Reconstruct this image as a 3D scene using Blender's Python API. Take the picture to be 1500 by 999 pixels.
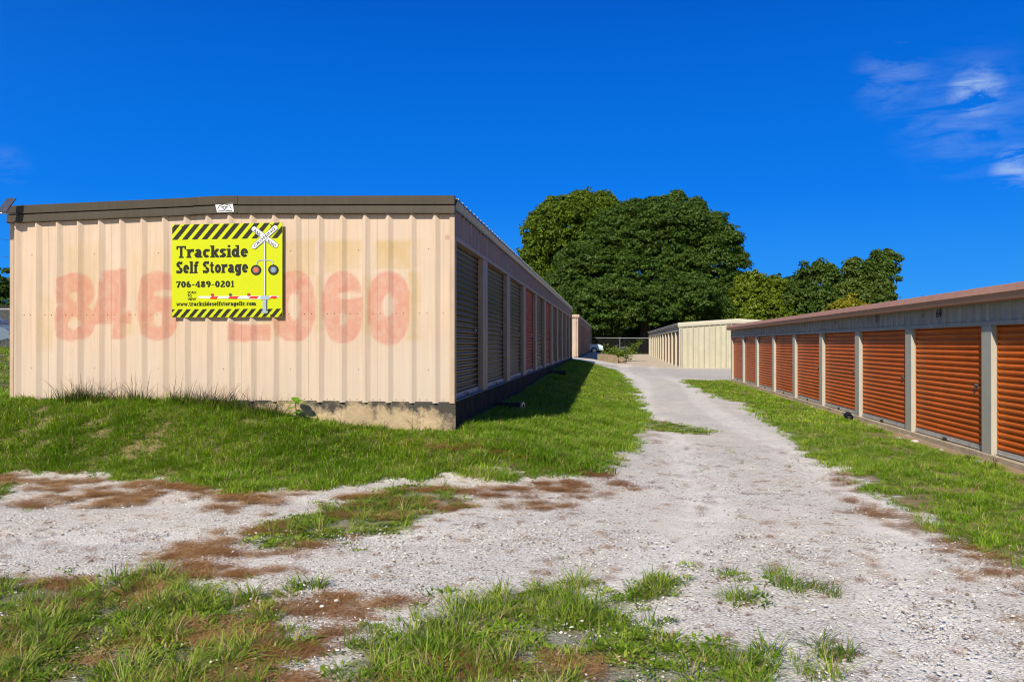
import bpy, bmesh, math, random
import numpy as np
from mathutils import Vector, Matrix
R=math.radians
random.seed(7); rng=np.random.default_rng(11)
sc=bpy.context.scene; COL=sc.collection
for o in list(bpy.data.objects): bpy.data.objects.remove(o)

# ------------------------------------------------------------------ camera, sky, sun, exposure
# world units are metres, the lens is at the origin, +Y runs along the lane, heights are relative to the lens
cam=bpy.data.cameras.new('camera'); cam.sensor_width=36; cam.lens=36*1150/1500; cam.clip_start=.05; cam.clip_end=3000
co=bpy.data.objects.new('camera',cam); COL.objects.link(co); sc.camera=co
co.rotation_euler=(R(90.17),0,math.atan(143/1150))
SUN_EL,SUN_AZ=36.0,16.0          # sun behind the lens, a little to the left
w=bpy.data.worlds.new('World'); sc.world=w; w.use_nodes=True
def N(nt,t,**k):
    n=nt.nodes.new(t)
    for a,b in k.items():
        if a.startswith('i_'): n.inputs[int(a[2:]) if a[2:].isdigit() else a[2:].replace('_',' ')].default_value=b
        else: setattr(n,a,b)
    return n
def sky_nodes():
    nt=w.node_tree; nt.nodes.clear(); L=nt.links.new
    sky=N(nt,'ShaderNodeTexSky',sky_type='NISHITA'); sky.sun_disc=False
    sky.sun_elevation=R(SUN_EL); sky.sun_rotation=R(180+SUN_AZ); sky.altitude=300; sky.air_density=1.0; sky.dust_density=.25; sky.ozone_density=3.5
    hs=N(nt,'ShaderNodeHueSaturation'); hs.inputs['Hue'].default_value=.505; hs.inputs['Saturation'].default_value=1.32; hs.inputs['Value'].default_value=1.0
    L(sky.outputs[0],hs.inputs['Color'])
    # deep clear-air blue as in the photograph; the air round the sun keeps its own pale colour
    tc0=N(nt,'ShaderNodeTexCoord'); dp=N(nt,'ShaderNodeVectorMath',operation='DOT_PRODUCT'); L(tc0.outputs['Generated'],dp.inputs[0])
    a_,e_=R(SUN_AZ),R(SUN_EL); dp.inputs[1].default_value=(-math.sin(a_)*math.cos(e_),-math.cos(a_)*math.cos(e_),math.sin(e_))
    r0=N(nt,'ShaderNodeMapRange',interpolation_type='SMOOTHSTEP'); r0.inputs[1].default_value=1.0; r0.inputs[2].default_value=-.42; L(dp.outputs['Value'],r0.inputs[0])
    s0=N(nt,'ShaderNodeSeparateXYZ'); L(tc0.outputs['Generated'],s0.inputs[0])
    e0=N(nt,'ShaderNodeMapRange'); e0.inputs[1].default_value=0; e0.inputs[2].default_value=.5; L(s0.outputs[2],e0.inputs[0])
    cr=N(nt,'ShaderNodeValToRGB'); L(e0.outputs[0],cr.inputs[0]); cr.color_ramp.elements[0].color=(.02,.36,1.0,1); cr.color_ramp.elements[1].color=(.0,.070,.50,1)
    e=cr.color_ramp.elements.new(.35); e.color=(.0,.20,.88,1)
    sc0=N(nt,'ShaderNodeVectorMath',operation='SCALE'); L(cr.outputs[0],sc0.inputs[0]); sc0.inputs['Scale'].default_value=8.0
    f0=N(nt,'ShaderNodeMath',operation='MULTIPLY'); L(r0.outputs[0],f0.inputs[0]); f0.inputs[1].default_value=.97
    m0=N(nt,'ShaderNodeMix',data_type='RGBA'); L(f0.outputs[0],m0.inputs[0]); L(hs.outputs[0],m0.inputs[6]); L(sc0.outputs[0],m0.inputs[7])
    # thin cirrus: stretched noise on the view direction, gathered where the photograph has it
    tc=N(nt,'ShaderNodeTexCoord'); sep=N(nt,'ShaderNodeSeparateXYZ'); L(tc.outputs['Generated'],sep.inputs[0])
    mp=N(nt,'ShaderNodeMapping'); mp.inputs['Rotation'].default_value=(0,R(-14),0); mp.inputs['Scale'].default_value=(5,5,20); L(tc.outputs['Generated'],mp.inputs[0])
    nz=N(nt,'ShaderNodeTexNoise'); nz.inputs['Scale'].default_value=3.0; nz.inputs['Detail'].default_value=8; nz.inputs['Roughness'].default_value=.62; nz.inputs['Distortion'].default_value=.5; L(mp.outputs[0],nz.inputs[0])
    mr=N(nt,'ShaderNodeMapRange'); mr.inputs[1].default_value=.42; mr.inputs[2].default_value=.66; L(nz.outputs[0],mr.inputs[0])
    acc=None
    def M(op,a,b=None,c=None):
        m=N(nt,'ShaderNodeMath',operation=op)
        for i,v in enumerate((a,b,c)):
            if v is None: continue
            if isinstance(v,(int,float)): m.inputs[i].default_value=v
            else: L(v,m.inputs[i])
        return m.outputs[0]
    for (d,rad,amp) in (((.463,1.065,.320),.038,.62),((.36,1.05,.337),.055,.15),((.512,1.07,.224),.030,.58),((.45,1.06,.29),.09,.13),((-.762,.913,.224),.03,.08),((.9,.8,.30),.25,.3)):
        v=Vector(d).normalized()
        dt=N(nt,'ShaderNodeVectorMath',operation='DISTANCE'); L(tc.outputs['Generated'],dt.inputs[0]); dt.inputs[1].default_value=v
        m=N(nt,'ShaderNodeMapRange',interpolation_type='SMOOTHSTEP'); m.inputs[1].default_value=rad; m.inputs[2].default_value=rad*.2; m.inputs[3].default_value=0; m.inputs[4].default_value=amp; L(dt.outputs['Value'],m.inputs[0])
        acc=m.outputs[0] if acc is None else M('MAXIMUM',acc,m.outputs[0])
    cl=M('MULTIPLY',acc,mr.outputs[0])
    mx=N(nt,'ShaderNodeMix',data_type='RGBA'); L(cl,mx.inputs[0]); L(m0.outputs[2],mx.inputs[6]); mx.inputs[7].default_value=(4.6,5.9,7.4,1)
    bg=N(nt,'ShaderNodeBackground'); bg.inputs[1].default_value=.10; L(mx.outputs[2],bg.inputs[0])
    out=N(nt,'ShaderNodeOutputWorld'); L(bg.outputs[0],out.inputs[0])
sky_nodes()
sl=bpy.data.lights.new('sun','SUN'); sl.energy=5.0; sl.angle=R(.53); sl.color=(1.0,.92,.79)
so=bpy.data.objects.new('sun',sl); COL.objects.link(so)
az,el=R(SUN_AZ),R(SUN_EL)
sdir=Vector((-math.sin(az)*math.cos(el),-math.cos(az)*math.cos(el),math.sin(el)))
so.rotation_euler=sdir.to_track_quat('Z','Y').to_euler()
sc.cycles.filter_width=1.1
sc.view_settings.view_transform='Standard'; sc.view_settings.look='None'; sc.view_settings.exposure=0.28; sc.view_settings.gamma=1

# ------------------------------------------------------------------ helpers
def link(o,parent=None):
    COL.objects.link(o)
    if parent is not None: o.parent=parent
    return o
def tag(o,label=None,cat=None,group=None,kind=None):
    if label: o['label']=label
    if cat: o['category']=cat
    if group: o['group']=group
    if kind: o['kind']=kind
    return o
def empty(name,label=None,cat=None,group=None,loc=(0,0,0),rz=0):
    o=bpy.data.objects.new(name,None); o.empty_display_size=.2; link(o); o.location=loc; o.rotation_euler=(0,0,rz)
    return tag(o,label,cat,group)
class MB:
    def __init__(s): s.v=[];s.f=[];s.m=[]
    def quad(s,a,b,c,d,m=0):
        n=len(s.v); s.v+=[a,b,c,d]; s.f.append((n,n+1,n+2,n+3)); s.m.append(m)
    def poly(s,pts,m=0):
        n=len(s.v); s.v+=list(pts); s.f.append(tuple(range(n,n+len(pts)))); s.m.append(m)
    def box(s,a,b,m=0):
        x0,y0,z0=[min(p,q) for p,q in zip(a,b)]; x1,y1,z1=[max(p,q) for p,q in zip(a,b)]
        n=len(s.v); s.v+=[(x0,y0,z0),(x1,y0,z0),(x1,y1,z0),(x0,y1,z0),(x0,y0,z1),(x1,y0,z1),(x1,y1,z1),(x0,y1,z1)]
        for f in ((0,3,2,1),(4,5,6,7),(0,1,5,4),(1,2,6,5),(2,3,7,6),(3,0,4,7)):
            s.f.append(tuple(n+i for i in f)); s.m.append(m)
        return s
    def tube(s,pts,rads,k=8,m=0,cap=True):
        pts=[Vector(p) for p in pts]
        if isinstance(rads,(int,float)): rads=[rads]*len(pts)
        base=len(s.v)
        for i,p in enumerate(pts):
            d=(pts[min(i+1,len(pts)-1)]-pts[max(i-1,0)]).normalized()
            u=d.orthogonal().normalized() if i==0 else (u-d*u.dot(d)).normalized()
            v2=d.cross(u)
            for j in range(k):
                a=2*math.pi*j/k; s.v.append(tuple(p+(u*math.cos(a)+v2*math.sin(a))*rads[i]))
        for i in range(len(pts)-1):
            for j in range(k):
                a=base+i*k+j; b=base+i*k+(j+1)%k; s.f.append((a,b,b+k,a+k)); s.m.append(m)
        if cap:
            s.f.append(tuple(base+j for j in range(k))[::-1]); s.m.append(m)
            s.f.append(tuple(base+(len(pts)-1)*k+j for j in range(k))); s.m.append(m)
        return s
    def extr(s,prof,ax0,ax1,fn,m=0,closed=False):
        """prof: list of 2-d points, fn(p,t) -> xyz"""
        n=len(prof)
        for i in range(n if closed else n-1):
            a,b=prof[i],prof[(i+1)%n]
            s.quad(fn(a,ax0),fn(b,ax0),fn(b,ax1),fn(a,ax1),m)
    def mesh(s,name,mats,smooth=False):
        me=bpy.data.meshes.new(name); me.from_pydata([tuple(v) for v in s.v],[],s.f)
        for m in (mats if isinstance(mats,(list,tuple)) else [mats]): me.materials.append(m)
        for p,mi in zip(me.polygons,s.m): p.material_index=mi; p.use_smooth=smooth
        me.update(); return me
    def build(s,name,mats,parent=None,smooth=False,bevel=0,loc=None):
        me=s.mesh(name,mats,smooth); o=bpy.data.objects.new(name,me); link(o,parent)
        if loc is not None: o.location=loc
        if bevel:
            b=o.modifiers.new('b','BEVEL'); b.width=bevel; b.segments=2; b.limit_method='ANGLE'
        return o
def inst(name,me,parent,loc,rz=0,scale=None):
    o=bpy.data.objects.new(name,me); link(o,parent); o.location=loc; o.rotation_euler=(0,0,rz)
    if scale: o.scale=scale
    return o
def npmesh(name,V,Fq,mats,attrs=None,smooth=False):
    me=bpy.data.meshes.new(name); V=np.asarray(V,np.float32); Fq=np.asarray(Fq,np.int32); k=Fq.shape[1]
    me.vertices.add(len(V)); me.vertices.foreach_set('co',V.ravel())
    me.loops.add(Fq.size); me.loops.foreach_set('vertex_index',Fq.ravel())
    me.polygons.add(len(Fq)); me.polygons.foreach_set('loop_start',np.arange(0,Fq.size,k,dtype=np.int32)); me.polygons.foreach_set('loop_total',np.full(len(Fq),k,np.int32))
    if smooth: me.polygons.foreach_set('use_smooth',np.ones(len(Fq),bool))
    for m in (mats if isinstance(mats,(list,tuple)) else [mats]):
        if m: me.materials.append(m)
    for a,d in (attrs or {}).items():
        d=np.asarray(d,np.float32)
        at=me.attributes.new(a,'FLOAT','POINT'); at.data.foreach_set('value',d)
    me.update(calc_edges=True); me.validate(); return me

# value noise for placement
def vnoise(x,y,s,seed=0):
    x=np.asarray(x)*s+seed*17.3; y=np.asarray(y)*s+seed*9.1
    xi=np.floor(x);yi=np.floor(y);fx=x-xi;fy=y-yi;fx=fx*fx*(3-2*fx);fy=fy*fy*(3-2*fy)
    h=lambda a,b:np.modf(np.abs(np.sin(a*127.1+b*311.7+seed*3.7)*43758.5453))[0]
    return (h(xi,yi)*(1-fx)+h(xi+1,yi)*fx)*(1-fy)+(h(xi,yi+1)*(1-fx)+h(xi+1,yi+1)*fx)*fy
def fbm(x,y,s,seed=0,o=4):
    t=0;a=.5;n=0
    for i in range(o): t=t+a*vnoise(x,y,s*2**i,seed+i*5); n+=a; a*=.55
    return t/n

# ------------------------------------------------------------------ materials
def mat(name,col,rough=.6,var=.12,vs=3.0,metal=0,spec=.16,bump=0,bs=60,streak=0,dirt=None,dscale=2,dthr=.55,grain=0,trans=None):
    m=bpy.data.materials.new(name); m.use_nodes=True; nt=m.node_tree; L=nt.links.new
    b=nt.nodes['Principled BSDF']; b.inputs['Roughness'].default_value=rough; b.inputs['Metallic'].default_value=metal; b.inputs['Specular IOR Level'].default_value=spec
    geo=N(nt,'ShaderNodeNewGeometry')
    n1=N(nt,'ShaderNodeTexNoise'); n1.inputs['Scale'].default_value=vs; n1.inputs['Detail'].default_value=6; n1.inputs['Roughness'].default_value=.65; L(geo.outputs['Position'],n1.inputs[0])
    mr=N(nt,'ShaderNodeMapRange'); mr.inputs[1].default_value=.3; mr.inputs[2].default_value=.7; mr.inputs[3].default_value=1-var; mr.inputs[4].default_value=1+var; L(n1.outputs[0],mr.inputs[0])
    mul=N(nt,'ShaderNodeVectorMath',operation='SCALE'); mul.inputs[0].default_value=col[:3]; L(mr.outputs[0],mul.inputs['Scale'])
    c=mul.outputs[0]
    if streak:
        mp=N(nt,'ShaderNodeMapping'); mp.inputs['Scale'].default_value=(26,26,1.2); L(geo.outputs['Position'],mp.inputs[0])
        n2=N(nt,'ShaderNodeTexNoise'); n2.inputs['Scale'].default_value=1; n2.inputs['Detail'].default_value=5; L(mp.outputs[0],n2.inputs[0])
        m2=N(nt,'ShaderNodeMapRange'); m2.inputs[1].default_value=.35; m2.inputs[2].default_value=.7; m2.inputs[3].default_value=1; m2.inputs[4].default_value=1-streak; L(n2.outputs[0],m2.inputs[0])
        s2=N(nt,'ShaderNodeVectorMath',operation='SCALE'); L(c,s2.inputs[0]); L(m2.outputs[0],s2.inputs['Scale']); c=s2.outputs[0]
    if dirt:
        n3=N(nt,'ShaderNodeTexNoise'); n3.inputs['Scale'].default_value=dscale; n3.inputs['Detail'].default_value=8; n3.inputs['Roughness'].default_value=.7; L(geo.outputs['Position'],n3.inputs[0])
        m3=N(nt,'ShaderNodeMapRange'); m3.inputs[1].default_value=dthr; m3.inputs[2].default_value=dthr+.14; L(n3.outputs[0],m3.inputs[0])
        mx=N(nt,'ShaderNodeMix',data_type='RGBA'); L(m3.outputs[0],mx.inputs[0]); L(c,mx.inputs[6]); mx.inputs[7].default_value=(*dirt,1); c=mx.outputs[2]
    L(c,b.inputs['Base Color'])
    if bump:
        n4=N(nt,'ShaderNodeTexNoise'); n4.inputs['Scale'].default_value=bs; n4.inputs['Detail'].default_value=5; L(geo.outputs['Position'],n4.inputs[0])
        bp=N(nt,'ShaderNodeBump'); bp.inputs['Strength'].default_value=bump; bp.inputs['Distance'].default_value=.02; L(n4.outputs[0],bp.inputs['Height']); L(bp.outputs[0],b.inputs['Normal'])
    return m
def mouldtop(m,z0,z1,x0=None,x1=None):
    # extra mould creeping down from the top edge of the footing and round its corner
    nt=m.node_tree; L=nt.links.new
    mx=[n for n in nt.nodes if n.type=='MIX'][0]; mr=mx.inputs[0].links[0].from_node; nz=mr.inputs[0].links[0].from_socket
    geo=N(nt,'ShaderNodeNewGeometry'); sp=N(nt,'ShaderNodeSeparateXYZ'); L(geo.outputs['Position'],sp.inputs[0])
    r=N(nt,'ShaderNodeMapRange'); r.inputs[1].default_value=z0; r.inputs[2].default_value=z1; r.inputs[3].default_value=0; r.inputs[4].default_value=.20; L(sp.outputs[2],r.inputs[0])
    r2=N(nt,'ShaderNodeMapRange'); r2.inputs[1].default_value=x0; r2.inputs[2].default_value=x1; r2.inputs[3].default_value=0; r2.inputs[4].default_value=.16; L(sp.outputs[0],r2.inputs[0])
    a=N(nt,'ShaderNodeMath',operation='ADD'); L(r.outputs[0],a.inputs[0]); L(r2.outputs[0],a.inputs[1]); b=N(nt,'ShaderNodeMath',operation='ADD'); L(a.outputs[0],b.inputs[0]); L(nz,b.inputs[1]); L(b.outputs[0],mr.inputs[0])
def leafmat(name,c1,c2,c3=None,tr=.35,rough=.55):
    """foliage: colour varies per leaf (mesh island) and per instance"""
    m=bpy.data.materials.new(name); m.use_nodes=True; nt=m.node_tree; L=nt.links.new
    b=nt.nodes['Principled BSDF']; b.inputs['Roughness'].default_value=rough; b.inputs['Specular IOR Level'].default_value=.25
    geo=N(nt,'ShaderNodeNewGeometry'); oi=N(nt,'ShaderNodeObjectInfo')
    n1=N(nt,'ShaderNodeTexNoise'); n1.inputs['Scale'].default_value=.6; n1.inputs['Detail'].default_value=3; L(geo.outputs['Position'],n1.inputs[0])
    a=N(nt,'ShaderNodeMath',operation='MULTIPLY_ADD'); L(geo.outputs['Random Per Island'],a.inputs[0]); a.inputs[1].default_value=.55; L(oi.outputs['Random'],a.inputs[2])
    a2=N(nt,'ShaderNodeMath',operation='MULTIPLY_ADD'); L(n1.outputs[0],a2.inputs[0]); a2.inputs[1].default_value=1.2; L(a.outputs[0],a2.inputs[2])
    mr=N(nt,'ShaderNodeMapRange'); mr.inputs[1].default_value=.55; mr.inputs[2].default_value=1.9; L(a2.outputs[0],mr.inputs[0])
    cr=N(nt,'ShaderNodeValToRGB'); L(mr.outputs[0],cr.inputs[0]); cr.color_ramp.elements[0].color=(*c1,1); cr.color_ramp.elements[1].color=(*(c3 or c2),1)
    if c3: e=cr.color_ramp.elements.new(.6); e.color=(*c2,1)
    L(cr.outputs[0],b.inputs['Base Color'])
    t=N(nt,'ShaderNodeBsdfTranslucent'); L(cr.outputs[0],t.inputs[0])
    mx=N(nt,'ShaderNodeMixShader'); mx.inputs[0].default_value=tr; L(b.outputs[0],mx.inputs[1]); L(t.outputs[0],mx.inputs[2]); L(mx.outputs[0],nt.nodes['Material Output'].inputs[0])
    return m
M_={}
M_['trim']=mat('beige_trim',(.44,.32,.22),.5,.08,4,streak=.12)
M_['pinkpost']=mat('mauve_grey_post',(.42,.28,.20),.5,.10,5,streak=.15)
M_['header']=mat('mauve_grey_header',(.34,.22,.165),.5,.10,3,streak=.2)
M_['flash']=mat('galvanised_flashing',(.42,.38,.34),.35,.2,6,metal=.5)
M_['fascia']=mat('bronze_fascia',(.068,.056,.038),.45,.10,3,streak=.12)
M_['brown']=mat('brown_door',(.095,.052,.012),.35,.12,2,streak=.15)
M_['red']=mat('red_door',(.42,.035,.008),.45,.12,2,streak=.15)
M_['orange']=mat('orange_door',(.56,.115,.004),.36,.18,1.0,streak=.12,dirt=(.42,.10,.008),dscale=1.1,dthr=.56)
M_['rust']=mat('rust_brown_door',(.14,.045,.02),.45,.12,2)
M_['cream']=mat('cream_panel',(.46,.42,.30),.5,.07,2,streak=.10)
M_['creamtrim']=mat('cream_trim',(.48,.44,.33),.5,.06,3,streak=.08)
M_['whitepost']=mat('off_white_post',(.42,.40,.33),.45,.06,4,streak=.10)
M_['greyheader']=mat('grey_header',(.36,.34,.29),.5,.10,2,streak=.25)
M_['mauve']=mat('mauve_eave_trim',(.42,.22,.14),.5,.08,2,streak=.1)
M_['palewall']=mat('pale_pink_wall',(.46,.36,.28),.5,.08,2,streak=.15)
M_['roof']=mat('roof_metal',(.30,.30,.30),.4,.15,2,metal=.3)
M_['conc']=mat('old_concrete',(.40,.30,.18),.9,.30,3,bump=.5,bs=40,dirt=(.06,.055,.045),dscale=3.4,dthr=.54)
mouldtop(M_['conc'],-.98,-.78,-2.35,-2.05)
M_['concplain']=mat('tan_concrete',(.44,.36,.25),.9,.22,3,bump=.5,bs=40,dirt=(.20,.15,.10),dscale=2.6,dthr=.56)
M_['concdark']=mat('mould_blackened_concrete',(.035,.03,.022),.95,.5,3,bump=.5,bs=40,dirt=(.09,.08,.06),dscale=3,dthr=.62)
M_['ledge']=mat('grey_slab_edge',(.26,.25,.23),.9,.2,5,bump=.4,bs=50,dirt=(.10,.09,.075),dscale=5,dthr=.52)
M_['apron']=mat('pale_concrete_apron',(.60,.55,.47),.9,.12,3,bump=.3,bs=30,dirt=(.36,.33,.28),dscale=1.5)
M_['block']=mat('tan_concrete_block',(.22,.17,.11),.9,.2,3,bump=.4,bs=30,dirt=(.15,.12,.09),dscale=2)
M_['steel']=mat('galvanised_steel',(.55,.56,.56),.35,.1,6,metal=.8)
M_['darksteel']=mat('dark_latch',(.05,.05,.05),.4,.2,9,metal=.5)
M_['barlight']=mat('grey_bottom_bar',(.44,.42,.38),.5,.15,8,streak=.2)
M_['black']=mat('black_plastic',(.022,.022,.024),.45,.3,12)
M_['navy']=mat('solar_cell',(.045,.05,.075),.2,.2,12)
M_['yellow']=mat('sign_yellow',(.46,.50,.003),.5,.02,1)
M_['ink']=mat('sign_dark_ink',(.022,.021,.013),.4,.03,1)
M_['signwhite']=mat('sign_white',(.62,.62,.62),.4,.03,1)
M_['signgrey']=mat('sign_grey',(.30,.36,.38),.4,.06,3)
M_['signgreyd']=mat('sign_dark_grey',(.07,.08,.085),.4,.06,3)
M_['signred']=mat('sign_red',(.75,.03,.02),.4,.03,1)
M_['signbright']=mat('sign_light_red',(.9,.12,.06),.4,.03,1)
M_['lens']=mat('sign_lens_grey',(.18,.26,.33),.4,.06,3)
M_['numink']=mat('number_ink',(.02,.02,.02),.5,.1,8)
M_['faded']=mat('faded_number_ink',(.20,.20,.19),.6,.2,30)
M_['railgrey']=mat('weathered_rail',(.34,.34,.33),.6,.1,6,metal=.3)
M_['wire']=mat('dull_fence_wire',(.10,.10,.09),.5,.1,6,metal=.6)
M_['bark']=mat('bark',(.10,.075,.055),.95,.3,4,bump=.8,bs=12)
M_['board']=mat('dark_board',(.035,.03,.026),.8,.3,6)
M_['screw']=mat('rusty_screw',(.12,.06,.03),.6,.3,50)

# faded paint on the sign wall, from two point attributes on the panels
def wallmat():
    m=mat('peach_painted_steel',(.53,.395,.28),.5,.06,1.4,streak=.13); nt=m.node_tree; L=nt.links.new
    b=nt.nodes['Principled BSDF']; src=b.inputs['Base Color'].links[0].from_socket
    geo=N(nt,'ShaderNodeNewGeometry')
    # chalky whitening, stronger low down and patchy
    n=N(nt,'ShaderNodeTexNoise'); n.inputs['Scale'].default_value=1.3; n.inputs['Detail'].default_value=6
    mp=N(nt,'ShaderNodeMapping'); mp.inputs['Scale'].default_value=(1.6,1,.8); L(geo.outputs['Position'],mp.inputs[0]); L(mp.outputs[0],n.inputs[0])
    a0=N(nt,'ShaderNodeAttribute',attribute_name='chalk'); 
    ad=N(nt,'ShaderNodeMath',operation='MULTIPLY_ADD'); L(n.outputs[0],ad.inputs[0]); ad.inputs[1].default_value=1.3; L(a0.outputs['Fac'],ad.inputs[2])
    mr=N(nt,'ShaderNodeMapRange'); mr.inputs[1].default_value=.6; mr.inputs[2].default_value=1.6; mr.inputs[4].default_value=.8; L(ad.outputs[0],mr.inputs[0])
    mx=N(nt,'ShaderNodeMix',data_type='RGBA'); L(mr.outputs[0],mx.inputs[0]); L(src,mx.inputs[6]); mx.inputs[7].default_value=(.48,.40,.325,1)
    a1=N(nt,'ShaderNodeAttribute',attribute_name='patch')
    n1=N(nt,'ShaderNodeTexNoise'); n1.inputs['Scale'].default_value=3.5; n1.inputs['Detail'].default_value=7; n1.inputs['Roughness'].default_value=.7; L(geo.outputs['Position'],n1.inputs[0])
    k1=N(nt,'ShaderNodeMapRange'); k1.inputs[1].default_value=.35; k1.inputs[2].default_value=.65; k1.inputs[3].default_value=.3; k1.inputs[4].default_value=.85; L(n1.outputs[0],k1.inputs[0])
    p1=N(nt,'ShaderNodeMath',operation='MULTIPLY'); L(a1.outputs['Fac'],p1.inputs[0]); L(k1.outputs[0],p1.inputs[1])
    mx1=N(nt,'ShaderNodeMix',data_type='RGBA'); L(p1.outputs[0],mx1.inputs[0]); L(mx.outputs[2],mx1.inputs[6]); mx1.inputs[7].default_value=(.43,.30,.12,1)
    a2=N(nt,'ShaderNodeAttribute',attribute_name='paint')
    n2=N(nt,'ShaderNodeTexNoise'); n2.inputs['Scale'].default_value=9; n2.inputs['Detail'].default_value=7; n2.inputs['Roughness'].default_value=.7; L(geo.outputs['Position'],n2.inputs[0])
    k2=N(nt,'ShaderNodeMapRange'); k2.inputs[1].default_value=.3; k2.inputs[2].default_value=.72; k2.inputs[3].default_value=.80; k2.inputs[4].default_value=.30; L(n2.outputs[0],k2.inputs[0])
    p2=N(nt,'ShaderNodeMath',operation='MULTIPLY'); L(a2.outputs['Fac'],p2.inputs[0]); L(k2.outputs[0],p2.inputs[1])
    mx2=N(nt,'ShaderNodeMix',data_type='RGBA'); L(p2.outputs[0],mx2.inputs[0]); L(mx1.outputs[2],mx2.inputs[6]); mx2.inputs[7].default_value=(.46,.165,.11,1)
    a3=N(nt,'ShaderNodeAttribute',attribute_name='mould')
    mx3=N(nt,'ShaderNodeMix',data_type='RGBA'); L(a3.outputs['Fac'],mx3.inputs[0]); L(mx2.outputs[2],mx3.inputs[6]); mx3.inputs[7].default_value=(.17,.15,.08,1)
    L(mx3.outputs[2],b.inputs['Base Color']); return m
M_['wall']=wallmat()

# ------------------------------------------------------------------ ground
def sst(a,b,x):
    t=np.clip((x-a)/(b-a),0,1);return t*t*(3-2*t)
def hgt(x,y):
    x=np.asarray(x,float);y=np.asarray(y,float)
    r=-1.52+0*x-.06*sst(6,14,y)+.16*sst(36,50,y)+.22*sst(50,85,y)
    right=-1.70+.12*sst(40,60,y)+.2*sst(50,85,y)
    r=r+(right-r)*sst(3.2,5.4,x)*sst(6,9,y)*(1-sst(37,44,y))
    base=-1.17+.24*sst(12,36,y); base=base+.34*sst(-2.6,-6.2,x)*(1-sst(11,16,y))
    k=sst(.6,-2.2,x)*sst(8.2,10.2,y); k=np.maximum(k,sst(-1.0,-3.0,x)*sst(8.3,10.1,y))
    r=r+(base-r)*k
    r=r+.75*sst(-8.8,-12,x)*sst(11,25,y)
    return r+sst(120,400,y)*.8
def bumpy(x,y):
    return hgt(x,y)+(fbm(x,y,1.1,3)-.5)*.035+(fbm(x,y,.35,8)-.5)*.05*sst(8,14,y)
Z={
'lawn':[(-12,8.3),(-9,8.5),(-7.68,8.46),(-7.14,8.45),(-6.64,8.48),(-6.03,8.48),(-5.26,8.22),(-4.61,8.08),(-3.72,7.69),(-3.17,7.96),(-2.49,8.42),(-1.78,8.71),(-1.01,8.78),(-0.26,9.24),(-0.03,10.58),(0.24,12.74),(0.75,16.89),(0.71,22.42),(0.73,29.62),(0.5,38.0),(.2,43.6),(-0.9,43.9),(-2.2,43.3),(-9,44),(-60,46),(-60,9)],
'verge':[(5.9,37.4),(3.19,33.69),(3.07,24.8),(3.47,21.54),(3.27,17.21),(3.1,13.95),(2.95,11.96),(2.85,9.96),(2.66,8.14),(2.74,7.5),(2.76,6.71),(2.87,5.88),(2.99,5.31),(3.1,2),(5.5,2),(5.5,37.4)],
'f1':[(-3.9,4.45),(-3.67,4.69),(-3.33,4.81),(-2.8,4.73),(-2.45,4.77),(-2.05,4.61),(-1.78,4.22),(-1.56,3.75),(-1.38,3.38),(-1.25,3.01),(-2.55,2.84),(-5,3)],
'f2':[(-1.33,4.01),(-1.1,4.25),(-0.85,4.57),(-0.46,4.72),(-0.05,4.82),(0.27,4.71),(0.03,4.39),(0.24,4.15),(0.55,4.15),(0.8,4.04),(0.77,3.75),(0.56,3.23),(-0.9,3.05),(-1.25,3.39)],
'f2b':[(0.25,5.18),(0.51,5.14),(0.43,4.73),(0.19,4.63),(0.03,4.8)],
'f3':[(-2.9,6.24),(-2.64,6.96),(-2.38,8.07),(-1.69,8.28),(-1.39,7.12),(-1.66,6.39),(-1.96,5.89),(-2.3,5.64),(-2.61,5.61)],
'f4':[(0.59,5.72),(0.79,5.62),(0.97,5.32),(0.87,5.16),(0.7,5.31)],
'f5':[(0.69,4.76),(0.84,4.87),(0.86,4.72),(0.74,4.61),(0.67,4.63)],
'f6':[(1.02,5.13),(1.26,5.12),(1.39,4.97),(1.29,4.83),(1.11,4.99)],
'f7':[(0.75,16.89),(1.3,15.81),(1.85,14.42),(1.6,13.86),(0.83,14.52)],
'f8':[(0.99,4.02),(1.19,4.05),(1.14,3.91),(0.98,3.89)],
'f9':[(-6.76,7.62),(-6.31,7.68),(-5.78,7.06),(-6.15,6.94)]}
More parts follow.
